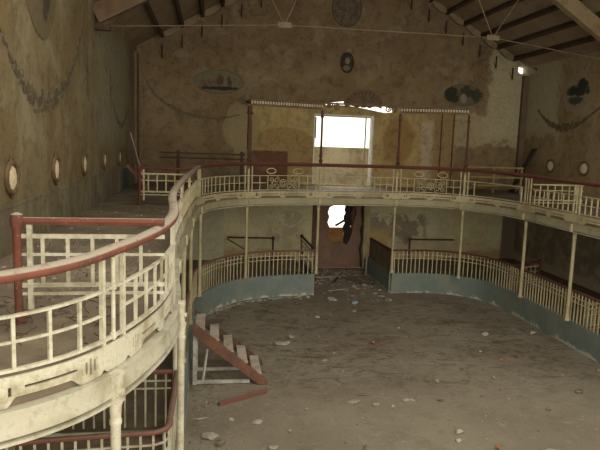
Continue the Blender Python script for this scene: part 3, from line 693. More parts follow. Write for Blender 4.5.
# fan board with scalloped underside
N = 40; vs = []
for o_ in (0, .03):
    for i in range(N+1):
        x = -.72+1.44*i/N; zt = 7.24+.53*math.sqrt(max(0, 1-(x/.72)**2)); zb = 7.13+.07*abs(math.cos(x/.72*PI*1.5))-.05*(abs(x) < .1)
        vs += [cp(uc+x, zb, o_), cp(uc+x, zt, o_)]
k = 2*(N+1)
fs = [(2*i, 2*i+2, 2*i+3, 2*i+1) for i in range(N)] + [(k+2*i, k+2*i+1, k+2*i+3, k+2*i+2) for i in range(N)] + [(2*i, k+2*i, k+2*i+2, 2*i+2) for i in range(N)] + [(2*i+1, 2*i+3, k+2*i+3, k+2*i+1) for i in range(N)]
mb.add(vs, fs); fb = mb.build('fan_board', M['wood_dark'], T)
mb = MB()
for i in range(1, 12):
    an = PI*i/12; mb.bar(cp(uc+.1*math.cos(an), 7.2+.06*math.sin(an), .05), cp(uc+.66*math.cos(an), 7.26+.48*math.sin(an), .05), .02, .03)
mb.build('ribs', M['canopy'], fb)
mb = MB()
def vcurl(cx, cz, r0, a0, sg): return [cp(cx+r0*(1-.75*i/22)*math.cos(a0+sg*1.5*2*PI*i/22), cz+r0*(1-.75*i/22)*math.sin(a0+sg*1.5*2*PI*i/22)) for i in range(23)]
for x, sg in ((uc-1.0, 1), (uc+.98, -1)):
    MB().tube(vcurl(x, 7.15, .13, PI/2, sg), .026, 6).build('scroll', M['canopy'], T, True); MB().tube(vcurl(x+sg*-.25, 7.18, .10, -PI/2, -sg), .024, 6).build('scroll', M['canopy'], T, True)
MB().tube(vcurl(uc+1.25, 7.12, .12, PI/2, 1), .026, 6).build('scroll', M['canopy'], T, True)
MB().tube(vcurl(.22, 7.17, .09, PI/2, -1), .024, 6).build('scroll', M['canopy'], T, True)
# canopy side members and thin rear posts
for x, y, x2, lab in ((cpos[0].x, cpos[0].y, 1.6, 'left'), (cpos[3].x, cpos[3].y, 10.9, 'right')):
    tag(MB().bar((x, y+.08, 7.13), (x2, YB-.01, 7.5), .08, .12).build('canopy_side_beam', M['wood_dark']), 'dark timber running from the %s end of the canopy to the back wall' % lab, 'beam')
for x, y, lab in ((10.10, 26.4, 'thin brown rear post, left one of two near the painted scenery'), (10.65, 26.4, 'thin brown rear post, right one of two near the painted scenery')):
    tag(MB().lathe((x, y, 0), [(.045, FZ), (.035, 4), (.03, 7.2), (.04, 7.3)], 10).build('rear_post', M['mast'], smooth=True), lab, 'post', 'rear canopy posts')

# ------------------------------------------------------------------ roof timbers
mb_proto = None
pl = []
pitch = .845; k = 0; x = -2.14
while x < 14.2:
    pl.append(x); x += pitch
ang = math.atan(SL)
for i, x in enumerate(pl):
    if 2.6 < x < 9.0 and abs(x-AX) > 3.2: pass
    zc = roofz(x)+.30-.115; s = 1 if x < AX else -1
    if zc > 14: pass
    side = 'left' if s > 0 else 'right'; rank = i+1 if s > 0 else len(pl)-i
    nth = ['first', 'second', 'third', 'fourth', 'fifth', 'sixth', 'seventh', 'eighth', 'ninth', 'tenth', 'eleventh'][rank-1]
    o = MB().box((x, (YR+YB)/2, zc), (.13, YB-YR-.02, .20), (math.cos(ang), 0, s*math.sin(ang)), (0, 1, 0)).build('roof_purlin', M['purlin'])
    tag(o, '%s dark roof purlin up from the %s eave' % (nth, side), 'beam', 'roof purlins')
    z1 = zc-.40
    if z1 < 12.6:
        T = thing('wall_tie', (x, YB-.05, z1-.55), '%s iron tie on the back wall counted up the %s slope' % (nth, side), 'iron tie', 'iron ties on the back wall')
        MB().bar((x, YB-.03, z1), (x, YB-.03, z1-.55), .06, .045).build('strap', M['near_black'], T)
        MB().bar((x, YB-.015, z1-.55), (x-.14, YB-.015, z1-.22), .025, .02).build('strap_shadow', M['iron'], T)  # diagonal bar drawn for the shadow the strap casts on the wall
# plaster fillets between the purlins on the back wall
mb = MB()
for i in range(len(pl)-1):
    x0, x1 = pl[i]+.07, pl[i+1]-.07
    if (x0+x1)/2 > AX-.6 and (x0+x1)/2 < AX+.6: continue
    n = 8; vs = []
    for y in (YB-.16, YB-.001):
        for j in range(n+1):
            x = x0+(x1-x0)*j/n; bz = roofz(x)+.17 + .13*0; vs += [(x, y, roofz(x)+.29), (x, y, roofz(x)+.02+.20*(2*j/n-1)**2*0 - .10*math.sin(PI*j/n)+.05)]
    k = 2*(n+1)
    mb.add(vs, [(2*j, 2*j+1, 2*j+3, 2*j+2) for j in range(n)] + [(k+2*j, k+2*j+2, k+2*j+3, k+2*j+1) for j in range(n)] + [(2*j+1, k+2*j+1, k+2*j+3, 2*j+3) for j in range(n)])
struct('trim_9', mb, worn('pale_fillet_plaster', (.27, .215, .135), (.19, .145, .09), 2, .4, .7, 9))
# truss
M['wood_brown'] = worn('brown_rafter_timber', (.165, .105, .062), (.11, .07, .042), 2, .4, .7, 12)
def truss(lab):
    def TY(x): return 18.0 + 2.3*(x-XL)/(XR-XL)
    T = thing('roof_truss', (AX, TY(AX), EV-.6), lab, 'truss')
    h = .50
    for x0 in (XL+.02, XR-.02):
        MB().bar((x0, TY(x0), EV-.05-h/2), (AX, TY(AX), EV-.05+8.95*SL-h/2), .24, h).build('rafter', M['wood_brown'] if x0 < AX else M['beam'], T)
    n1 = Vector((2.1, TY(2.1)-.02, 9.2)); n2 = Vector((9.02, TY(9.02)-.02, 9.37)); r = .014
    for p, q in (((XL+.03, TY(XL)-.02, 8.74), n1), (n1, n2), (n2, (XR-.03, TY(XR)-.02, 8.85)), (n1, (.95, TY(.95), 11.2)), (n1, (3.6, TY(3.6), 12.6)), (n2, (10.3, TY(10.3), 11.3)), (n2, (7.3, TY(7.3), 12.6))):
        MB().tube([p, q], r, 8).build('tie_rod', M['rod'], T, True)
    for q in (n1, n2): MB().box(q, (.42, .05, .16)).build('gusset', M['rod'], T)
    for x in (XL+.22, XR-.22): MB().box((x, TY(x), EV-.62), (.42, .26, .16)).build('corbel', M['wood_dark'], T)
M['rod'] = worn('pale_rusty_rod', (.19, .14, .09), (.13, .09, .055), 4, .4, .7, 12)
truss('roof truss of timber rafters with slender iron tie rods')
# brown strip put in for the dark recess at the right rear corner
struct('trim_10', MB().bb(XR-.28, XR-.02, YB-.22, YB-.01, FZ, 9.22), worn('brown_corner_chase', (.12, .085, .05), (.17, .125, .075), 2, .4, .7, 8))
struct('trim_11', MB().bb(XL+.001, XL+.10, YB-.9, YB-.01, FZ, 9.3), worn('brown_corner_plaster', (.20, .145, .085), (.15, .11, .065), 1, .4, .7, 8))

# ------------------------------------------------------------------ wall decorations
def ellipse_disc(mb, c, rx, rz, th, axis, n=32, mi=0, bulge=0):
    vs = []; c = Vector(c)
    def pt(u, w, o):
        if axis == 'X': return c + Vector((o, u, w))
        if axis == '-X': return c + Vector((-o, u, w))
        return c + Vector((u, -o, w))
    for o in (0, th):
        for i in range(n): an = 2*PI*i/n; vs.append(pt(rx*math.cos(an), rz*math.sin(an), o))
    vs.append(pt(0, 0, th+bulge))
    fs = [(i, (i+1) % n, n+(i+1) % n, n+i) for i in range(n)] + [(n+i, n+(i+1) % n, 2*n) for i in range(n)]
    mb.add(vs, fs, mi)
def ell_ring(mb, c, rx, rz, r, axis, n=32, wob=0):
    pts = []; c = Vector(c)
    for i in range(n):
        an = 2*PI*i/n; k = 1 + wob*math.sin(an*10)
        u, w = rx*k*math.cos(an), rz*k*math.sin(an)
        pts.append(c + (Vector((0, u, w)) if 'X' in axis else Vector((u, 0, w))))
    mb.tube(pts, r, 8, True)
ordn = ['nearest', 'second', 'third', 'fourth', 'farthest']
for i, y in enumerate((10.5, 13.4, 16.3, 19.3, 22.4)):
    T = thing('oval_medallion', (XL, y, 5.07), '%s of the five pale oval medallions on the left wall' % ordn[i], 'medallion', 'oval wall medallions')
    mb = MB(); ell_ring(mb, (XL+.03, y, 5.07), .28, .24, .045, 'X', 40, .03); fo = mb.build('frame', M['gilt'], T, True)
    mb = MB(); ellipse_disc(mb, (XL+.001, y, 5.07), .245, .205, .03, 'X', bulge=.03); mb.build('disc', M['disc'], T)
    mb = MB(); ell_ring(mb, (XL+.03, y, 5.34), .06, .05, .02, 'X', 14); ell_ring(mb, (XL+.03, y, 4.80), .05, .045, .02, 'X', 14); mb.build('crest', M['gilt'], fo, True)
for i, y in enumerate((25.1, 22.65, 19.5)):
    T = thing('oval_medallion', (XR, y, 5.14), ['pale oval medallion on the right wall, farther of the two in view', 'pale oval medallion on the right wall, nearer of the two in view', 'oval medallion on the right wall out at the picture edge'][i], 'medallion', 'oval wall medallions')
    mb = MB(); ell_ring(mb, (XR-.03, y, 5.14), .29, .25, .05, 'X', 40, .03); fo = mb.build('frame', M['gilt'], T, True)
    mb = MB(); ellipse_disc(mb, (XR-.001, y, 5.14), .25, .215, .03, '-X', bulge=.03); mb.build('disc', M['disc'], T)
# painted landscape ovals
def painting_mat(name, base, shapes, ax='X', ns=3.5):
    m = NT(name, .8); n1 = m.noise(ns, 6, .7); n2 = m.noise(9, 5, .7); H = m.X if ax == 'X' else m.Y
    c = m.mix(m.ramp(n2, .4, .7), base, tuple(x*.75 for x in base))
    for (ca, cb, ra, rb, col, k) in shapes:
        c = m.mix(m.mul(m.ell(H, m.Z, ca, cb, ra, rb, .18, n1, 2.2), k), c, col)
        c = m.mix(m.mul(m.mul(m.ell(H, m.Z, ca, cb, ra, rb, .2), m.ramp(n2, .54, .6)), .5*k), c, tuple(min(1, x*2.2) for x in col))
    return m.done(c)
def painting(c, rx, rz, axis, mat, frame, lab, name='wall_painting', fr_r=.022):
    T = thing(name, c, lab, 'painting')
    mb = MB(); ellipse_disc(mb, c, rx, rz, .012, axis); mb.build('canvas', mat, T)
    o = Vector(c) + (Vector((0, -.012, 0)) if axis == 'Y' else Vector((-.012 if axis == '-X' else .012, 0, 0)))
    mb = MB(); ell_ring(mb, o, rx, rz, fr_r, axis); mb.build('frame', frame, T, True)
fr = worn('olive_painted_border', (.16, .13, .075), (.20, .17, .10), 5, .4, .7, 20)
painting((.30, YB, 8.30), 1.08, .50, 'Y', painting_mat('harbour_scene_paint', (.185, .155, .10), [(-.15, 8.22, .45, .13, (.15, .095, .06), 1), (.35, 8.32, .16, .22, (.10, .06, .045), 1), (.75, 8.28, .10, .26, (.08, .055, .04), 1), (.2, 8.02, .85, .09, (.035, .03, .026), 1)]), fr, 'faded oval scene of buildings and boat, upper left of back wall')
painting((11.6, YB, 8.22), .98, .50, 'Y', painting_mat('ruin_scene_paint', (.15, .125, .075), [(11.0, 8.2, .38, .36, (.028, .032, .02), 1), (11.75, 8.35, .35, .28, (.045, .045, .028), 1), (12.25, 8.2, .25, .3, (.04, .04, .025), .9), (11.6, 8.05, .16, .2, (.22, .19, .13), 1)]), fr, 'dark oval scene of trees on back wall at upper right')
painting((XR, 23.7, 8.12), .95, .72, '-X', painting_mat('tree_scene_paint', (.27, .22, .145), [(23.6, 8.25, .8, .22, (.022, .03, .02), 1), (23.3, 8.45, .35, .25, (.022, .03, .02), 1), (23.7, 7.85, .5, .17, (.03, .04, .028), .9)], 'Y'), worn('tan_border', (.27, .22, .14), (.24, .19, .12), 5), 'dark green tree painted on the right wall near the top', fr_r=.006)
painting((XL, 12.6, 8.72), 1.15, 1.15, 'X', painting_mat('flower_scene_paint', (.145, .112, .062), [(12.9, 8.5, .36, .55, (.055, .044, .033), 1), (12.35, 8.75, .3, .3, (.045, .036, .027), 1), (11.55, 8.55, .25, .2, (.02, .017, .015), 1)], 'Y'), worn('brown_border', (.16, .125, .07), (.135, .105, .058), 5), 'dark faded flower bouquet painted high on the left wall', fr_r=.006)
# portrait
pm = NT('portrait_paint', .7); n1 = pm.noise(6, 5, .6)
cc = pm.mix(pm.ramp(n1, .4, .65), (.028, .022, .018), (.05, .04, .03))
cc = pm.mix(pm.ell(pm.X, pm.Z, 6.02, 9.48, .11, .15, .15, n1, .3), cc, (.22, .15, .10))
cc = pm.mix(pm.ell(pm.X, pm.Z, 5.98, 9.16, .16, .12, .2, n1, .5), cc, (.16, .12, .10)); pmat = pm.done(cc)
painting((6.0, YB, 9.40), .30, .44, 'Y', pmat, M['near_black'], 'small dark oval portrait above the arched crest')
cm = NT('coat_of_arms_paint', .8); n1 = cm.noise(5, 6, .7)
cc = cm.mix(cm.ramp(n1, .42, .6), (.14, .105, .07), (.08, .06, .045)); cc = cm.mix(cm.ramp(cm.noise(11, 5, .6), .56, .64), cc, (.18, .14, .10)); cmat = cm.done(cc)
painting((5.9, YB, 11.75), .66, .80, 'Y', cmat, worn('dark_border', (.08, .06, .045), (.12, .09, .06), 5), 'large faded round emblem painted at the top of the back wall')
# garlands painted/stuccoed
M['garland'] = worn('dark_garland_relief', (.085, .066, .042), (.12, .095, .06), 7, .40, .6, 25)
M['faint'] = worn('faint_brown_arc', (.145, .105, .065), (.125, .09, .055), 7)
M['garland_pale'] = worn('pale_garland_relief', (.19, .155, .11), (.15, .12, .075), 7, .40, .6, 25)
def garland(pts, lab, r=.10, n=40, seed=1, axis=0, faint=False):
    rd = random.Random(seed); P = [Vector(p) for p in pts]; mb = MB()
    path = []
    for i in range(n+1):
        t = i/n*(len(P)-1); k = min(int(t), len(P)-2); f = t-k
        p_ = P[max(k-1, 0)]; q_ = P[min(k+2, len(P)-1)]; a_, b_ = P[k], P[k+1]
        path.append(0.5*((2*a_)+(-p_+b_)*f+(2*p_-5*a_+4*b_-q_)*f*f+(-p_+3*a_-3*b_+q_)*f**3))
    mb = MB(); ax = P[0].x if axis == 0 else P[0].y; sg = 1 if (axis == 0 and ax < 0) else -1
    for i in range(n):
        a_, b_ = path[i], path[i+1]; dd = (b_-a_).normalized(); wv = (Vector((sg, 0, 0)) if axis == 0 else Vector((0, sg, 0))); mb.bar(a_+wv*.002, b_+wv*.002, .012, .03, 0, wv)
    for i in range(n+1):
        wd = r*(.30+.85*math.sin(PI*i/n)**1.5); c = path[i]
        for j in range(10):
            u = rd.gauss(0, .5)*wd; w_ = rd.gauss(0, .55)*wd; ln = wd*rd.uniform(.25, .55)+.015; wt = ln*rd.uniform(.35, .7); an = rd.uniform(0, PI); off = .004+.012*rd.random(); vs = []
            for o_ in (0, off):
                for q in range(7):
                    aa = q*2*PI/7; p_, z_ = ln*math.cos(aa), wt*math.sin(aa); h_ = u + p_*math.cos(an)-z_*math.sin(an); v_ = w_ + p_*math.sin(an)+z_*math.cos(an)
                    vs.append((ax+sg*o_, c.y+h_, c.z+v_) if axis == 0 else (c.x+h_, ax+sg*o_, c.z+v_))
            mb.add(vs, [tuple(range(7)), tuple(range(13, 6, -1))]+[(q, (q+1) % 7, 7+(q+1) % 7, 7+q) for q in range(7)], rd.choice((0, 0, 1)))
    return tag(mb.build('garland', [M['faint'], M['faint']] if faint else [M['garland'], M['garland_pale']]), lab, 'garland', 'painted garlands')
def gx(x, pts): return [(x, y, z) for y, z in pts]
garland(gx(XL, [(9.6, 7.85), (10.6, 7.05), (11.4, 6.62), (12.3, 6.42), (13.4, 6.5), (14.6, 6.95), (15.8, 7.8), (16.7, 8.9)]), 'thick floral garland sweeping across the near part of left wall', .13, 60, 2)
garland(gx(XL, [(21.2, 6.9), (22.2, 6.3), (23.4, 6.2), (24.6, 6.8), (25.5, 8.2)]), 'thin garland near the far corner of the left wall', .07, 40, 3)
garland(gx(XL, [(16.9, 8.0), (16.95, 7.4), (17.0, 6.7)]), 'short hanging floral drop on the left wall below the truss', .10, 24, 4)
garland(gx(XL, [(20.6, 7.9), (20.7, 7.3), (20.75, 6.6)]), 'second hanging floral drop on the left wall nearer the corner', .07, 24, 5)
garland(gx(XR, [(26.6, 7.6), (25.6, 7.0), (24.6, 6.78), (23.4, 6.9), (22.0, 7.5)]), 'brown garland on the right wall beneath the painted tree', .11, 50, 6)
garland([(x, YB, z) for x, z in ((-3.0, 8.6), (-2.4, 7.6), (-1.2, 6.9), (.2, 6.7), (1.2, 6.9))], 'faint brown arc garland on the back wall at left', .06, 50, 7, 1, True)

# ------------------------------------------------------------------ gallery furnishings at the back
T = thing('back_railing', (-.4, 26.3, FZ), 'dark wooden railing in front of the back wall at left', 'railing')
for z in (5.18, 4.98): MB().bar((-2.1, 26.3, z), (1.45, 26.3, z), .06, .07).build('rail', M['wood_dark'], T)
for x in (-1.35, 1.3): MB().bb(x-.07, x+.07, 26.25, 26.37, FZ, 5.3).build('post', M['wood_dark'], T)
M['brightwood'] = worn('golden_wood', (.36, .25, .11), (.26, .18, .08), 3, .4, .7, 12)
T = thing('bench_frame', (12.1, 25.6, FZ), 'golden wooden bench frame behind the broken balustrade section', 'bench')
for z in (4.98, 4.55, 4.1): MB().bar((11.0, 25.6, z), (13.7, 25.6, z), .05, .06).build('slat', M['brightwood'], T)
for x in (11.05, 12.35, 13.65): MB().bb(x-.04, x+.04, 25.64, 25.72, FZ, 5.0).build('leg', M['brightwood'], T)
T2 = MB().bb(11.3, 13.2, 24.9, 25.5, 4.20, 4.25).build('seat', M['brightwood'], T)
tag(MB().bar((14.52, 26.3, 5.85), (13.40, 26.0, 3.9), .06, .36, up=(0, 1, 0)).build('leaning_plank', M['near_black']), 'black plank leaning in the right rear corner of gallery', 'plank')
tag(MB().bar((14.2, 26.9, 5.0), (13.95, 26.6, 3.9), .03, .30, up=(0, 1, 0)).build('leaning_board', M['wood_grey']), 'pale grey board leaning beside the black plank', 'board')
T = thing('leaning_plank', (-2.3, 24.0, FZ), 'tall dark plank with pale edge leaning in the left rear corner', 'plank')
MB().bar((-3.02, 23.6, 5.95), (-2.45, 23.6, 3.87), .10, .05, up=(0, 1, 0)).build('board', M['wood_dark'], T)
MB().bar((-2.95, 23.62, 5.95), (-2.38, 23.62, 3.87), .03, .055, up=(0, 1, 0)).build('pale_edge', M['wood_grey'], T)
tag(MB().bar((-2.95, 22.6, 4.78), (-2.1, 22.6, 3.87), .12, .05, up=(0, 1, 0)).build('leaning_plank', M['wood_red']), 'short red-brown plank leaning below the tall dark plank', 'plank')
tag(MB().bb(-3.17, -3.12, 22.8, 24.6, 3.86, 4.62).build('teal_board', worn('dark_teal_board', (.05, .07, .07), (.09, .10, .09), 3)), 'dark teal board against the left wall by corner', 'board')

# ------------------------------------------------------------------ wooden steps on the hall floor
M['tread'] = worn('pale_tread_wood', (.46, .39, .34), (.33, .27, .23), 3, .4, .65, 22)
T = thing('wooden_steps', (.5, 14.7, 0), 'wooden stepladder stair on the hall floor beside the left parapet', 'steps')
ft, fh = Vector((-.34, 14.1, 1.42)), Vector((1.36, 14.1, .02)); W = 1.28
for y, nm in ((14.1, 0), (14.1+W, 1)):
    a = Vector((ft.x, y, ft.z-.04)); b_ = Vector((fh.x, y, fh.z+.04)); dd = (b_-a).normalized()
    nn = Vector((-dd.z, 0, dd.x)); vs = []
    for yy in (y-.025, y+.025):
        e_ = .17 if nm == 0 else .13; vs += [(a.x, yy, a.z+e_), (a.x, yy, a.z-.14), (b_.x-.16, yy, .012), (b_.x+.06, yy, .012), (b_.x+.04, yy, .12 if nm == 0 else .12)]
    MB().add(vs, [(0, 1, 2, 3, 4), (9, 8, 7, 6, 5), (0, 5, 6, 1), (1, 6, 7, 2), (2, 7, 8, 3), (3, 8, 9, 4), (4, 9, 5, 0)]).build('stringer', M['wood_red'] if nm == 0 else M['wood_dark'], T)
for i in range(5):
    f = (i+.15)/5; c = ft.lerp(fh, f)
    MB().box((c.x+.10, 14.1+W/2, c.z+.0), (.22, W-.06, .035)).build('tread', M['tread'], T)
MB().box((-.30, 14.16, .68), (.10, .08, 1.34)).build('leg', M['wood_white'], T)
MB().box((-.30, 14.1+W-.06, .68), (.10, .08, 1.34)).build('leg', M['wood_white'], T)
MB().bar((-.12, 14.2, .03), (-.02, 14.25, .85), .05, .05).build('brace', M['wood_white'], T)
MB().bar((-.30, 14.18, .06), (1.0, 14.18, .06), .06, .08).build('base_rail', M['wood_white'], T)
MB().bar((-.30, 15.02, .06), (1.0, 15.02, .06), .06, .08).build('base_rail', M['wood_white'], T)
tag(MB().bar((.25, 12.95, .045), (1.35, 13.6, .045), .09, .08).build('red_batten', M['red_low']), 'broken red wooden batten lying before the foot of the steps', 'batten')

# ------------------------------------------------------------------ rubble
def chunk(c, s, seed, flat=.6, name='rubble_chunk', mat=None):
    r = random.Random(seed); b = bmesh.new()
    for i in range(16):
        v = Vector((r.gauss(0, 1), r.gauss(0, 1), r.gauss(0, 1))).normalized()*r.uniform(.75, 1.1); b.verts.new((v.x*s[0], v.y*s[1], v.z*s[2]))
    res = bmesh.ops.convex_hull(b, input=b.verts); bmesh.ops.delete(b, geom=[v for v in b.verts if not v.link_faces], context='VERTS')
    zm = min(v.co.z for v in b.verts)
    for v in b.verts: v.co.z -= zm*.85 + 0
    zm = min(v.co.z for v in b.verts)
    b.verts.index_update()
    mb = MB().add([(v.co.x+c[0], v.co.y+c[1], v.co.z-zm+c[2]) for v in b.verts], [tuple(v.index for v in f.verts) for f in b.faces]); b.free()
    return mb
items = [((4.58, 12.9), (.16, .07, .045), 'stone', 'pale oblong plaster block lying in the middle foreground'),
 ((5.62, 13.9), (.06, .05, .06), 'stone', 'small upright pale stone right of the oblong block'),
 ((1.02, 12.05), (.13, .09, .05), 'stone', 'white broken lump in front of the red batten'),
 ((1.25, 10.95), (.12, .09, .05), 'stone', 'white jagged lump below the red batten lump'),
 ((.05, 11.5), (.20, .16, .05), 'stone', 'flat grey slab fragment beside the left parapet'),
 ((2.0, 10.75), (.05, .05, .03), 'stone', 'little pale stone right of the two white lumps'),
 ((2.15, 12.6), (.06, .05, .03), 'stone', 'pale pebble right of the batten end'),
 ((3.05, 10.8), (.08, .10, .04), 'stone_dark', 'brownish stone low in the middle of the floor'),
 ((8.6, 17.6), (.13, .10, .07), 'stone', 'pale stone far right on the floor near the stains'),
 ((10.2, 17.6), (.15, .10, .06), 'stone', 'pale stone at the foot of the right blue wall'),
 ((7.7, 16.0), (.05, .05, .04), 'stone', 'tiny white stone in the right middle of the floor'),
 ((8.0, 15.3), (.07, .06, .05), 'stone_red', 'small rust coloured stone right of centre floor'),
 ((8.9, 13.1), (.12, .09, .05), 'stone_dark', 'dull brown lump on the right foreground floor'),
 ((10.3, 14.4), (.10, .08, .06), 'stone_dark', 'brown stone nearest the right blue wall foot'),
 ((4.75, 16.9), (.10, .09, .06), 'stone_red', 'orange brick fragment in the centre of the floor'),
 ((6.0, 18.3), (.06, .05, .04), 'stone', 'white speck stone among the rust stains'),
 ((3.6, 19.6), (.10, .09, .05), 'blue_trash', 'crumpled blue scrap in the middle of the floor'),
 ((2.1, 17.0), (.28, .16, .05), 'stone', 'broad pale broken plaster slab right of the steps'),
 ((2.45, 17.5), (.10, .10, .07), 'stone', 'pale lump at the right end of the broken slab'),
 ((3.1, 15.6), (.09, .07, .03), 'stone', 'flat pale stone between steps and centre'),
 ((5.1, 11.3), (.12, .08, .05), 'stone', 'white stone heap piece near bottom centre'),
 ((4.95, 10.95), (.06, .06, .04), 'stone', 'small white stone beside the bottom centre heap'),
 ((5.6, 10.6), (.06, .06, .05), 'stone_red', 'reddish stone close to the bottom centre'),
 ((6.6, 10.35), (.26, .12, .04), 'stone', 'flat pale fragment cut by the bottom edge'),
 ((3.3, 12.9), (.22, .14, .04), 'stone', 'crumbled plaster patch left of the oblong block'),
 ((5.25, 21.3), (.14, .12, .09), 'blue_trash', 'blue grey rag lump in front of doorway passage'),
 ((5.0, 20.3), (.10, .08, .05), 'stone', 'pale stone just outside the doorway passage'),
 ((.28, 11.15), (.12, .10, .07), 'stone_dark', 'brown lump against the grey slab by the left parapet'),
 ((-.12, 12.3), (.22, .05, .03), 'stone', 'long pale sliver at the foot of the left parapet'),
 ((.75, 10.6), (.09, .07, .05), 'stone', 'pale lump at bottom left between slab and jagged lump'),
 ((.5, 12.2), (.07, .06, .04), 'stone', 'small pale lump left of the white broken lump'),
 ((1.65, 11.6), (.05, .04, .03), 'stone', 'tiny pale piece right of the white broken lump'),
 ((3.75, 12.7), (.09, .07, .05), 'stone', 'pale lump touching the crumbled plaster patch'),
 ((3.55, 13.3), (.16, .05, .03), 'stone_dark', 'brown splinter above the crumbled plaster patch'),
 ((4.1, 12.6), (.05, .05, .04), 'stone', 'small stone between plaster patch and oblong block'),
 ((5.3, 12.85), (.13, .04, .03), 'stone_dark', 'dark splinter right of the oblong block'),
 ((4.5, 22.0), (.16, .10, .07), 'blue_trash', 'blue grey crumpled cloth nearest the left parapet end'),
 ((5.9, 20.9), (.08, .06, .05), 'stone_dark', 'dark lump ahead of the doorway passage at right'),
 ((7.2, 14.1), (.06, .05, .03), 'stone', 'little pale chip on the right foreground floor'),
 ((7.6, 12.2), (.07, .05, .04), 'stone_dark', 'small brown clod on the right foreground floor')]
for i, (c, s, m, lab) in enumerate(items):
    mb = chunk((c[0], c[1], 0), s, 40+i)
    tag(mb.build('rubble_chunk', M[m]), lab, 'rubble', 'rubble lumps on the hall floor')
def crumbs(name, n, fn, mat, lab, smin, smax, z, seed, flat=.5):
    r = random.Random(seed); mb = MB()
    for i in range(n):
        x, y = fn(r); s = r.uniform(smin, smax)*r.choice((.6, 1, 1, 1.5)); c = Vector((x, y, z)); a = r.uniform(0, PI)
        vs = []
        for k in range(5): an = a+k*2*PI/5; q = s*r.uniform(.6, 1.2); vs.append((x+q*math.cos(an), y+q*math.sin(an), z))
        for k in range(5): an = a+k*2*PI/5; q = s*r.uniform(.3, .8); vs.append((x+q*math.cos(an), y+q*math.sin(an), z+s*flat*r.uniform(.5, 1.2)))
        mb.add(vs, [(4, 3, 2, 1, 0), (5, 6, 7, 8, 9)]+[(k, (k+1) % 5, 5+(k+1) % 5, 5+k) for k in range(5)])
    return tag(mb.build(name, mat), lab, 'debris', kind='stuff')
def both(n1, n2, f1, f2, lo, hi, z, name, lab, seed):
    o1 = crumbs(name, n1, f1, M['stone_dark'], lab, lo, hi, z, seed); o2 = crumbs('tmp', n2, f2, M['stone'], lab, lo*.8, hi*.62, z, seed+50)
    me = o1.data; b = bmesh.new(); b.from_mesh(me); k = len(b.faces); b.from_mesh(o2.data); b.faces.ensure_lookup_table()
    for f in b.faces[k:]: f.material_index = 1
    b.to_mesh(me); b.free(); me.materials.append(M['stone']); d2 = o2.data; bpy.data.objects.remove(o2); bpy.data.meshes.remove(d2); return o1
def hall(r):
    if r.random() < .3: return -.33+abs(r.gauss(0, .4)), r.uniform(9.5, 15)
    return r.uniform(-.1, 10.3), r.uniform(9.5, 22)
both(520, 330, hall, hall, .01, .038, .001, 'floor_debris', 'small dirt clods and plaster crumbs scattered over the hall floor', 3)
dr = lambda r: (r.uniform(4.25, 6.8), 27.4-min(5.5, abs(r.gauss(0, 2.2))))
both(330, 150, dr, dr, .04, .15, .001, 'doorway_rubble', 'heap of broken rubble in the doorway passage', 6)
both(420, 150, lambda r: (r.uniform(-3.0, -.85), r.uniform(6.7, 12)), lambda r: (r.uniform(-3.0, -.85), r.uniform(6.7, 17.8)), .015, .05, FZ+.001, 'gallery_rubble', 'brown rubble and pale crumbs on the left gallery floor', 7)
pk = Path([(-.1, 20.2), (.5, 21.1), (1.2, 21.75), (2.5, 22.35), (3.7, 22.6)])
def alongp(r):
    p, t, n = pk.at(r.uniform(0, pk.L)); o = abs(r.gauss(0, .15))+.03; return p.x+n.x*o, p.y+n.y*o
crumbs('parapet_foot_crumbs', 160, alongp, M['stone'], 'fallen pale plaster along the foot of the curved blue wall', .02, .07, .001, 9)
r = random.Random(12); mb = MB()
for i in range(60):
    x, y = r.uniform(-2.4, -1.0), r.uniform(5.7, 7.6); an = r.uniform(0, PI*2); l = r.uniform(.08, .28); p0 = Vector((x, y, FZ+.02)); pts = [p0]
    for k in range(3): an += r.uniform(-.7, .7); p0 = p0+Vector((math.cos(an)*l/3, math.sin(an)*l/3, r.uniform(-.005, .03))); pts.append(p0)
    mb.tube(pts, .005, 5)
tag(mb.build('twig_litter', M['wood_dark']), 'dark dry twigs scattered on the near gallery floor', 'twigs', kind='stuff')
pks = [((4.5, 25.4), (5.9, 25.8), .14, 'wood_grey', 'grey plank lying across the doorway rubble'), ((5.1, 24.3), (5.5, 25.6), .10, 'wood_dark', 'dark plank lying lengthwise in the doorway rubble'), ((4.6, 22.9), (5.5, 23.5), .10, 'wood_grey', 'short pale plank at the front of the doorway rubble'), ((5.8, 24.9), (6.8, 24.3), .07, 'wood_dark', 'thin dark batten right side of the passage floor')]
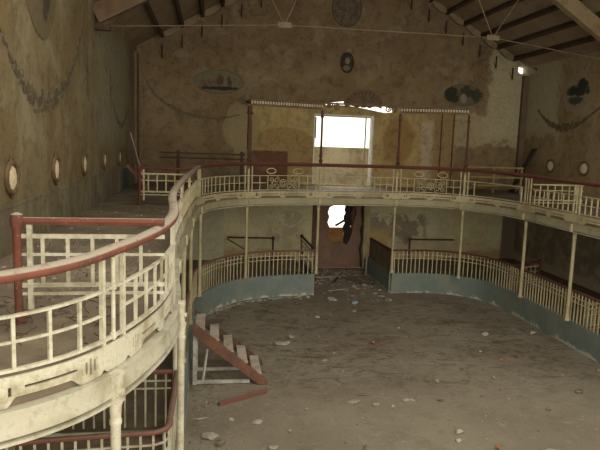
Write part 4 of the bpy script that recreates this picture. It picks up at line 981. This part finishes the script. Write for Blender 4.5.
for i, (a, b_, w, m, lab) in enumerate(pks):
    tag(MB().bar((*a, .10+.01*i), (*b_, .05), w, .035).build('fallen_plank', M[m]), lab, 'plank', 'fallen planks in the doorway passage')
T = thing('door_leaf_board', (6.3, 24.5, 0), 'flat pale board lying on the passage floor at right', 'board')
MB().box((6.25, 25.3, .035), (1.1, .9, .05), (1, .1, 0)).build('sheet', M['stone_dark'], T)

# ------------------------------------------------------------------ lights, world, camera
w = bpy.data.worlds.new('world'); bpy.context.scene.world = w; w.use_nodes = True
bg = w.node_tree.nodes['Background']; bg.inputs[0].default_value = (1, .95, .80, 1); bg.inputs[1].default_value = 1.7
def area(name, loc, rot, sx, sy, e, col):
    l = bpy.data.lights.new(name, 'AREA'); l.shape = 'RECTANGLE'; l.size = sx; l.size_y = sy; l.energy = e; l.color = col
    o = bpy.data.objects.new(name, l); C.objects.link(o); o.location = loc; o.rotation_euler = rot; return o
area('stage_end_fill', (5.75, YF+.1, 6.5), (math.radians(80), 0, 0), 16, 8, 800, (1, .92, .70))  # unseen fill lamp behind the camera, added on top of the sky light
area('window_daylight', (6.08, YB-.02, 5.5), (math.radians(-90), 0, 0), 2.3, 3.0, 40, (1, .98, .92))

cam = bpy.data.cameras.new('camera'); co = bpy.data.objects.new('camera', cam); C.objects.link(co)
F_, YAW, PIT, ROLL = 614.93, 0.1469, 0.1341, -0.0342
cy, sy, cp_, sp_ = math.cos(YAW), math.sin(YAW), math.cos(PIT), math.sin(PIT)
f = Vector((sy*cp_, cy*cp_, -sp_)); r0 = Vector((cy, -sy, 0)); u0 = r0.cross(f); c_, s_ = math.cos(ROLL), math.sin(ROLL)
rr = r0*c_ - u0*s_; uu = r0*s_ + u0*c_
co.matrix_world = Matrix(((rr.x, uu.x, -f.x, 0), (rr.y, uu.y, -f.y, 0), (rr.z, uu.z, -f.z, 5.8), (0, 0, 0, 1)))
cam.sensor_width = 36; cam.lens = F_/600*36; cam.clip_start = .05; cam.clip_end = 300
sc = bpy.context.scene; sc.camera = co
sc.view_settings.view_transform = 'Standard'; sc.view_settings.look = 'None'; sc.view_settings.gamma = 1; sc.view_settings.exposure = .2
